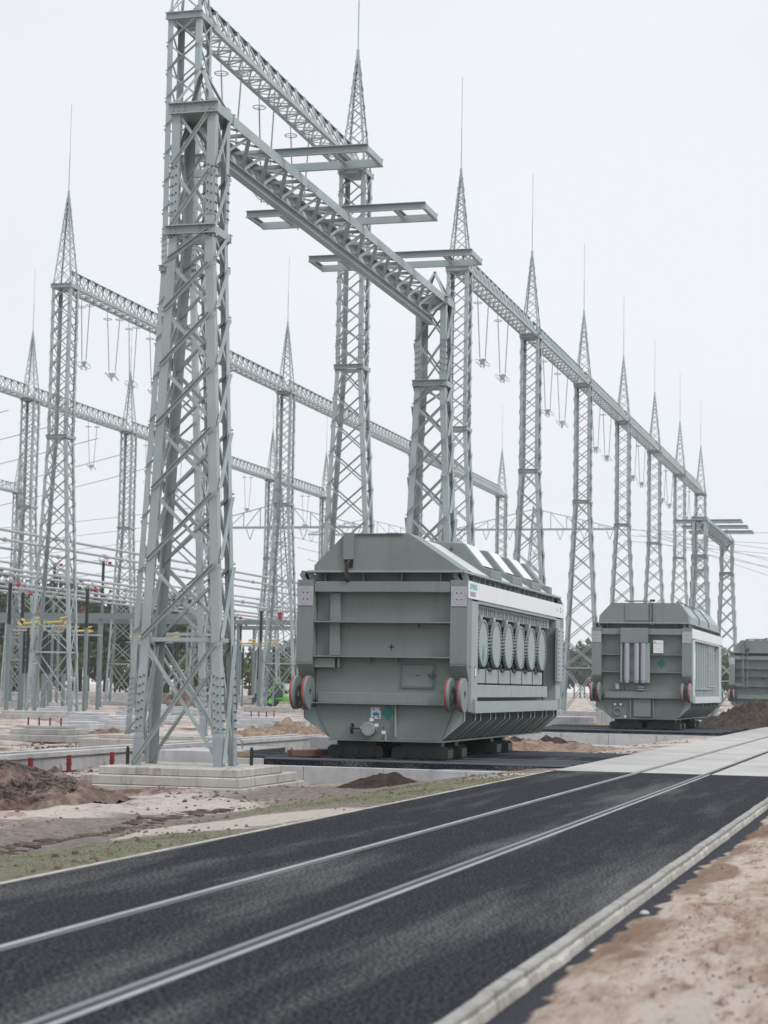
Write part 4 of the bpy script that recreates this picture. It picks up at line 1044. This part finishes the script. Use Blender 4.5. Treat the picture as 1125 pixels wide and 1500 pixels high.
spots = [(-70.5, 159.5, 0, 'tall black post insulator with a ring on top, seen right of the lone left tower'), (-76.5, 162.1, 0, 'tall black post insulator with a red contact, seen through the lone left tower'), (-83.9, 179.2, 0, 'black post insulator seen through the right side of the lone left tower'),
         (-85.3, 171.7, 0, 'tall black post insulator through the leftmost tower legs'), (-83.9, 205, 0, 'tall black post insulator between back row towers'), (-66, 205, 0, 'tall black post insulator seen through the nearest tower'), (-66, 240, 0, 'tall black post insulator in the gap right of the nearest tower'), (-70.5, 262, 0, 'tall black post insulator right behind the gap tower'),
         (-57.3, 127, 1, 'short black post insulator under the low tubes left of the nearest tower'), (-59.9, 120, 1, 'short black post insulator under the low tubes behind the lone tower'), (-65.3, 133, 1, 'short black post insulator under the middle tube'), (-71.8, 139, 1, 'short black post insulator near the left photo edge'), (-57.3, 165, 1, 'short black post insulator seen through the nearest tower'),
         (-65.3, 180, 1, 'short black post insulator in the far yard behind the nearest tower'), (-57.3, 195, 1, 'short black post insulator in the gap beside the loader'), (-71.8, 200, 1, 'short black post insulator far back in the gap')]
for x, y, k, lab in spots:
    src = (pi1, pi2)[k]
    o = src if first[k] else copy_tree(src); first[k] = False
    o.location = (x, y, -.5); tag(o, lab, 'post insulator', 'black post insulators behind the left towers')
def disconnector():
    root = empty('disconnector', (0, 0, 0)); zt = 5.9
    for x in (-1.6, 0, 1.6):
        m = MB(); m.box(x-.07, x+.07, -.07, .07, 0, 2.8); m.build('steel_column', STEELFAR, root); m = MB(); m.cyl((x, 0, 2.8), (x, 0, zt), .1, 8)
        for k in range(18): m.cyl((x, 0, 2.85+.165*k), (x, 0, 2.9+.165*k), .17, 10, .11)
        m.build('insulator_body', POLY, root)
    m = MB(); m.bar((-2.5, 0, zt+.1), (2.6, 0, zt+.1), .3, .12); m.build('base_frame', GALV, root)
    for zz, q in ((.3, 1), (.62, -1)):
        m = MB(); m.cyl((-2.1, .1*q, zt+zz), (1.7*q, .3*q, zt+zz+.16*q), .085, 8); m.cyl((-1.0, .1*q, zt+zz+.03), (-.3, .1*q, zt+zz+.05), .12, 8, .09); m.cyl((1.3, .2*q, zt+zz), (1.9, .3*q, zt+zz+.15), .12, 8, .05); m.build('contact_arm', YELLOW, root)
    return root
dc = disconnector(); ds = [(-62.5, 131, 0), (-66, 143, 0), (-58.0, 122, 0), (-74, 152, 0), (-64, 157, 0), (-69, 167, 0), (-62, 178, 0)]
for i, (x, y, r) in enumerate(sorted(ds, key=lambda q: q[1])):
    o = dc if i == 0 else copy_tree(dc); o.location = (x, y, -.5); o.rotation_euler = (0, 0, .1*((i*7) % 5-2))
    tag(o, 'disconnector with yellow arms on black insulators behind the left towers, %s nearest' % ORD[i], 'disconnector', 'yellow armed disconnectors')
def gantry_frame(x0, x1, y, z, label):
    root = empty('support_frame', (x0, y, -.5)); m = MB(); m.bar((0, 0, z), (x1-x0, 0, z), .4, .45); m.build('frame_beam', STEELFAR, root)
    n = 4
    for k in range(n+1):
        m = MB(); xx = (x1-x0)*k/n; m.box(xx-.12, xx+.12, -.12, .12, 0, z-.23); m.build('steel_column', STEELFAR, root)
    for k in range(n):
        m = MB(); xx = (x1-x0)*(k+.4)/n; m.box(xx, xx+.3, -.2, .2, z+.23, z+1.0); m.build('red_drive', RED, root)
    return tag(root, label, 'support frame', 'steel support frames')
gantry_frame(-92, -55, 145, 7.6, 'horizontal grey support frame behind the lone left tower')
gantry_frame(-92, -52, 172, 8.1, 'second grey support frame farther behind the left towers')
gantry_frame(-80, -48, 205, 8.6, 'grey support frame seen through the nearest tower and the gap')
# far switchgear masts in gap (low detail)
for i, (x, y, h) in enumerate(((-62, 230, 21), (-70, 245, 17), (-56, 240, 14), (-75, 262, 19))):
    root = empty('slim_mast', (x, y, -.5)); m = MB()
    for s in (-1, 1):
        for q in (-1, 1): m.bar((s*.7, q*.7, 0), (s*.4, q*.4, h), .1, .1)
        for k in range(int(h/1.4)): m.bar((s*.7, -.65, 1.4*k), (s*.65, .65, 1.4*k+1.4), .06, .06); m.bar((-.65, s*.65, 1.4*k), (.65, s*.65, 1.4*k+1.4), .06, .06)
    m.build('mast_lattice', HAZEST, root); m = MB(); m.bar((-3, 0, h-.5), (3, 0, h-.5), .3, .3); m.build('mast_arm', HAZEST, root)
    tag(root, 'slim far lattice mast in the gap right of the nearest tower, %s of four' % ['nearest', 'second', 'third', 'farthest'][i], 'mast', 'slim far masts')
# telehandler
def telehandler(x, y, rz):
    r = empty('telehandler', (x, y, -.5), rz)
    m = MB(); m.box(-2.3, 2.3, -.6, .6, .55, 1.1); m.box(.6, 2.3, -1.0, -.2, .7, 1.55); m.box(1.3, 2.35, -.9, .9, .8, 1.7); b = m.build('chassis', LIME, r, bevel=.06)
    m = MB(); m.prism([(-1.6, .8), (-.2, .8), (-.2, 2.35), (-1.1, 2.4), (-1.6, 1.7)], 'y', -1.05, -.1); c = m.build('cab', GLASS, r, bevel=.04)
    m = MB()
    for p in (((-1.62, -1.07, .8), (-1.62, -1.07, 1.7)), ((-1.62, -1.07, 1.7), (-1.12, -1.07, 2.42)), ((-1.12, -1.07, 2.42), (-.2, -1.07, 2.38)), ((-.2, -1.07, 2.38), (-.2, -1.07, .8)), ((-1.62, -1.07, .85), (-.2, -1.07, .85))): m.bar(*p, .1, .1)
    m.build('cab_frame', LIME, c)
    m = MB(); m.bar((2.2, .35, 1.75), (-3.2, .35, 1.2), .35, .4); m.bar((-3.2, .35, 1.3), (-3.4, .35, .4), .3, .3); m.build('boom', DKSTEEL, r, bevel=.03)
    m = MB(); m.box(-3.55, -3.45, -.5, 1.1, .2, .9); m.bar((-3.5, -.1, .25), (-4.6, -.1, .25), .12, .06); m.bar((-3.5, .7, .25), (-4.6, .7, .25), .12, .06); m.build('fork', DKSTEEL, r)
    for wx in (-1.5, 1.5):
        for wy in (-1.0, 1.0):
            m = MB(); m.cyl((wx, wy-.22, .58), (wx, wy+.22, .58), .58, 22); w = m.build('tyre', RUBBER, r); m = MB(); m.cyl((wx, wy-.24, .58), (wx, wy+.24, .58), .28, 14); m.build('rim', LIME, w)
    return r
tag(telehandler(-63.0, 190, R(12)), 'lime green telehandler parked beyond the yard, in the gap between the towers', 'telehandler')
# site clutter
def container(x, y, rz, sx, sy, sz, mat, label):
    r = empty('site_container', (x, y, -.5), rz); m = MB(); m.box(-sx/2, sx/2, -sy/2, sy/2, 0, sz)
    for k in range(int(sx/.3)): m.box(-sx/2+.3*k+.08, -sx/2+.3*k+.2, -sy/2-.04, -sy/2, .15, sz-.15)
    m.build('container_body', mat, r)
    m = MB(); m.box(-sx/2-.03, sx/2+.03, -sy/2-.05, sy/2+.05, sz, sz+.08); m.build('roof', CONCW, r)
    m = MB(); m.box(-.5, .4, -sy/2-.06, -sy/2-.045, .1, 2.0); m.build('door', DKSTEEL, r)
    return tag(r, label, 'container', 'containers at the far side of the yard')
container(-64, 255, 0, 12, 2.5, 2.6, HAZEST, 'blue grey container far back in the gap right of the nearest tower')
container(-80, 250, 0, 9, 2.5, 2.4, WHITE, 'white site container behind the green loader')
container(-41, 270, 0, 3, 2.4, 2.0, BLUEB, 'dark blue container seen between the first two transformers')
container(-35, 272, 0, 6, 2.4, 2.0, HAZEST, 'grey blue container left of the second transformer wheels')
for i, (x, y, w) in enumerate(((-92, 215, 26), (-78, 200, 18), (-62, 214, 22), (-100, 190, 20))):
    r = empty('stacked_planks', (x, y, -.45)); m = MB()
    for k in range(3): m.box(-w/2+.4*k, w/2-.3*k, -1, 1, .02+.34*k, .3+.34*k)
    m.build('plank_layer', CONCW, r); m = MB()
    for k in range(6): m.box(-w/2+1.2+w*.15*k, -w/2+1.5+w*.15*k, -1.02, 1.02, -.05, .02)
    m.build('bearer', DKSTEEL, r); tag(r, 'long low stack of white planks in the far yard, %s' % ['leftmost', 'behind the nearest tower', 'beside the green loader', 'near the lone left tower feet'][i], 'planks', 'stacks of white planks')

# ------------------------------------------------------------------ far pylons and wires
def far_pylon(x, y, H, za, span, label):
    r = empty('transmission_pylon', (x, y, -.5)); m = MB(); n = 14
    def hw(z): return 3.2*(1-z/H)**1.1+.35
    for s in (-1, 1):
        for q in (-1, 1):
            for k in range(n): z0, z1 = H*k/n, H*(k+1)/n; m.bar((s*hw(z0), q*hw(z0), z0), (s*hw(z1), q*hw(z1), z1), .2, .2)
        for k in range(n):
            z0, z1 = H*k/n, H*(k+1)/n
            m.bar((-hw(z0), s*hw(z0), z0), (hw(z1), s*hw(z1), z1), .1, .1); m.bar((hw(z0), s*hw(z0), z0), (-hw(z1), s*hw(z1), z1), .1, .1)
            m.bar((s*hw(z0), -hw(z0), z0), (s*hw(z1), hw(z1), z1), .1, .1)
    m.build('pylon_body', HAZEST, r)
    m = MB(); m.box(-span, span, -.5, -.3, za-.15, za+.2); m.box(-span, span, .3, .5, za-.15, za+.2); hh = 4.4
    for s in (-1, 1):
        m.bar((0, 0, za+hh), (s*span, 0, za+.3), .16, .16)
        for k in range(1, 5): xx = s*span*k/5; zz = hh*(1-k/5); m.bar((xx, 0, za), (xx, 0, za+zz), .14, .14); m.bar((xx, 0, za+zz), (s*span*(k+.9)/5, 0, za), .12, .12)
        for k in (1.6, 3.1, 4.7): m.bar((s*span*k/5-.7, 0, za-.3), (s*span*k/5, 0, za-2.2), .12, .12); m.bar((s*span*k/5+.7, 0, za-.3), (s*span*k/5, 0, za-2.2), .12, .12)
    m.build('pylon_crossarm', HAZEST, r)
    return tag(r, label, 'pylon', 'far transmission pylons')
far_pylon(-78, 400, 41, 36.0, 17, 'faint blue pylon with a wide crossarm, seen between the towers above the transformer roof')
far_pylon(-112, 330, 41, 30.7, 16, 'blue grey pylon with a wide crossarm in the gap right of the nearest tower')
far_pylon(-150, 520, 52, 45, 17, 'faintest pylon far behind the left towers')
def wire(p, q, sag, label, r=.03, grp='overhead wires'):
    p, q = V(p), V(q); n = 14; pts = []
    for i in range(n+1):
        t = i/n; c = p.lerp(q, t); c.z -= sag*4*t*(1-t); pts.append(c)
    m = MB(); m.tube(pts, r, 4); o = m.build('overhead_wire', WIRE); return tag(o, label, 'wire', grp)
k = 0
for i in range(5):
    wire((XC, 146+9.2*i, 24.4), (-190, 188+9*i, 21-1.2*i), 3.0, 'wire leaving the back row beam to the left, %s from the top' % ORD[i], .035, 'wires leaving the back row beam')
for i in range(8):
    wire((-128-2*i, 330, 34-2.6*i), (-330, 380+6*i, 44-4.2*i), 7, 'thin sagging wire at far left behind the towers, %s from the top' % ORD[i], .05, 'thin wires behind the left towers')
for i in range(9):
    wire((-62+1.5*i, 400, 35.5-1.2*(i % 3)), (140, 520, 70-8.5*i), 9, 'thin sagging wire in the right hand sky, %s from the top' % ORD[i], .05, 'thin wires in the right hand sky')
for i in range(6):
    wire((-112+2*i, 330, 31-2.2*i), (-95+3*i, 400, 36-2.5*i), 2.5, 'thin wire between the two blue pylons, %s from the top' % ORD[i], .05, 'thin wires between the blue pylons')

# ------------------------------------------------------------------ woods
def wood(name, specs, mat, label, leaf=.55, per=330):
    m = MB(); tr = MB(); vs, fs = [], []
    for (x, y, h, w) in specs:
        tr.cyl((x, y, -.5), (x, y, h*.6), .22, 5, .08)
        for b in range(3):
            a = random.random()*6.3; tr.cyl((x, y, h*.3), (x+w*.6*math.cos(a), y+w*.6*math.sin(a), h*.65), .09, 4, .04)
        lobes = [(random.uniform(-.6, .6)*w, random.uniform(-.6, .6)*w, h*random.uniform(.35, .86), random.uniform(.3, .55)*w) for _ in range(9)]
        for k in range(per):
            lx, ly, lz, lr = random.choice(lobes)
            d = V((random.gauss(0, 1), random.gauss(0, 1), random.gauss(0, .8))).normalized()*lr*random.uniform(.7, 1.08)
            c = V((x+lx, y+ly, lz))+d
            if c.z < .3: continue
            c.z = min(c.z, h)
            s = leaf*random.uniform(.5, 1.3); u = V((random.gauss(0, 1), random.gauss(0, 1), random.gauss(0, 1))).normalized(); v_ = u.cross(V((random.gauss(0, 1), random.gauss(0, 1), random.gauss(0, 1)))).normalized()
            o = len(vs); vs += [c+u*s, c+v_*s*.6, c-u*s*.6, c-v_*s*.7]; fs.append((o, o+1, o+2, o+3))
    me = bpy.data.meshes.new(name); me.from_pydata([tuple(q) for q in vs]+tr.v, [], fs+[tuple(i+len(vs) for i in f) for f in tr.f]); me.materials.append(mat); me.update()
    o = bpy.data.objects.new(name, me); COL.objects.link(o); o['kind'] = 'stuff'; o['label'] = label; o['category'] = 'wood'; return o
random.seed(21)
sp = []
for i in range(75):
    t = i/74; x = -152+ t*48; y = 262+t*12+random.uniform(-9, 9); sp.append((x+random.uniform(-2, 2), y, random.uniform(14.5, 20.5)-2.5*t, random.uniform(3.4, 4.8)))
wood('left_wood', sp, LEAFD, 'dark green wood behind the switchgear at the left', .5, 420)
sp = []
for i in range(42):
    t = i/41; x = -146+ t*62; y = 246+t*10+random.uniform(-6, 6); sp.append((x, y, random.uniform(3.5, 7.5), random.uniform(2.2, 3.4)))
wood('left_bushes', sp, LEAF, 'lighter green bushes before the dark wood at the left', .4, 300)
sp = []
for i in range(150):
    t = i/149; x = -190+t*260; y = 560+random.uniform(-25, 25)-40*t; sp.append((x, y, random.uniform(11, 16), random.uniform(6, 9)))
wood('far_wood', sp, LEAFD, 'low distant wood along the horizon behind the transformers', 1.2, 200)
sp = [(-33+random.uniform(-9, 9), 330+random.uniform(-5, 30), random.uniform(6, 10), 4.5) for _ in range(16)]
wood('near_bushes', sp, LEAF, 'pale green trees between the first two transformers', .55, 300)
sp = [(28+random.uniform(-9, 9), 470+random.uniform(-10, 20), random.uniform(15, 21), 6) for _ in range(9)]
wood('right_trees', sp, LEAFD, 'taller dark trees at the right photo edge above the third transformer', .8, 400)

m = MB(); m.box(-1300, 1000, -70, 1600, -2.0, 75)
hm = bpy.data.materials.new('haze_air'); hm.use_nodes = True; hn = hm.node_tree; hn.nodes.clear()
ho = hn.nodes.new('ShaderNodeOutputMaterial'); hv = hn.nodes.new('ShaderNodeVolumePrincipled')
hv.inputs['Color'].default_value = (.93, .955, .98, 1); hv.inputs['Density'].default_value = .0002; hv.inputs['Anisotropy'].default_value = .3
hn.links.new(hv.outputs[0], ho.inputs['Volume'])
hz = m.build('haze', hm); hz['kind'] = 'stuff'; hz['label'] = 'thin pale haze in the air over the whole yard'; hz['category'] = 'haze'
# ------------------------------------------------------------------ camera
f, yaw, pitch, roll, h = 2812.866, .2714, .0906, .0173, 1.776
c, s, cp, sp_ = math.cos(yaw), math.sin(yaw), math.cos(pitch), math.sin(pitch)
fw = V((-s*cp, c*cp, sp_)); r0 = V((c, s, 0)); u0 = r0.cross(fw)
rt = r0*math.cos(roll)+u0*math.sin(roll); up = -r0*math.sin(roll)+u0*math.cos(roll)
cam = bpy.data.cameras.new('camera'); co = bpy.data.objects.new('camera', cam); COL.objects.link(co)
M = Matrix((rt, up, -fw)).transposed().to_4x4(); M.translation = V((0, 0, h)); co.matrix_world = M
cam.sensor_fit = 'AUTO'; cam.sensor_width = 36; cam.lens = f/1500*36; cam.clip_end = 8000; cam.clip_start = .1
cam.dof.use_dof = True; cam.dof.focus_distance = 45; cam.dof.aperture_fstop = 2.3
scn.camera = co

# ------------------------------------------------------------------ light and sky
el, az = R(43), R(118)   # azimuth measured clockwise from +Y
sd = V((math.sin(az)*math.cos(el), math.cos(az)*math.cos(el), math.sin(el)))
sun = bpy.data.lights.new('sun', 'SUN'); sun.energy = 1.5; sun.angle = R(10); sun.color = (1, .975, .94)
so = bpy.data.objects.new('sun', sun); COL.objects.link(so); so.rotation_euler = (-sd).to_track_quat('-Z', 'Y').to_euler(); so.location = (30, -10, 60)
w = bpy.data.worlds.new('World'); scn.world = w; w.use_nodes = True; nt = w.node_tree; nt.nodes.clear()
out = nt.nodes.new('ShaderNodeOutputWorld'); bg = nt.nodes.new('ShaderNodeBackground'); bg2 = nt.nodes.new('ShaderNodeBackground'); mx = nt.nodes.new('ShaderNodeMixShader')
sky = nt.nodes.new('ShaderNodeTexSky'); sky.sky_type = 'NISHITA'; sky.sun_disc = False; sky.sun_elevation = el; sky.sun_rotation = az; sky.dust_density = 4
nt.links.new(sky.outputs[0], bg.inputs[0]); bg.inputs[1].default_value = .1
tcn = nt.nodes.new('ShaderNodeTexCoord'); cn = nt.nodes.new('ShaderNodeTexNoise'); cn.inputs['Scale'].default_value = 1.6; cn.inputs['Detail'].default_value = 3
mpn = nt.nodes.new('ShaderNodeMapping'); mpn.inputs['Scale'].default_value = (1, 1, 2.5); nt.links.new(tcn.outputs['Generated'], mpn.inputs[0]); nt.links.new(mpn.outputs[0], cn.inputs['Vector'])
cr = ramp(nt, cn.outputs['Fac'], [(.32, (.815, .85, .89)), (.68, (.895, .915, .945))])
sx_ = nt.nodes.new('ShaderNodeSeparateXYZ'); nt.links.new(tcn.outputs['Generated'], sx_.inputs[0])
mr = nt.nodes.new('ShaderNodeMapRange'); mr.inputs['From Min'].default_value = .38; mr.inputs['From Max'].default_value = 1.0; mr.inputs['To Min'].default_value = 1.0; mr.inputs['To Max'].default_value = 2.3
nt.links.new(sx_.outputs['Z'], mr.inputs['Value']); nt.links.new(mr.outputs[0], bg2.inputs[1])
nt.links.new(cr, bg2.inputs[0])
mx.inputs[0].default_value = .93; nt.links.new(bg.outputs[0], mx.inputs[1]); nt.links.new(bg2.outputs[0], mx.inputs[2]); nt.links.new(mx.outputs[0], out.inputs[0])
vs_ = scn.view_settings; vs_.view_transform = 'Standard'; vs_.look = 'None'; vs_.gamma = 1; vs_.exposure = .06; vs_.use_curve_mapping = False
scn.cycles.max_bounces = 5; scn.cycles.diffuse_bounces = 1; scn.cycles.volume_bounces = 2
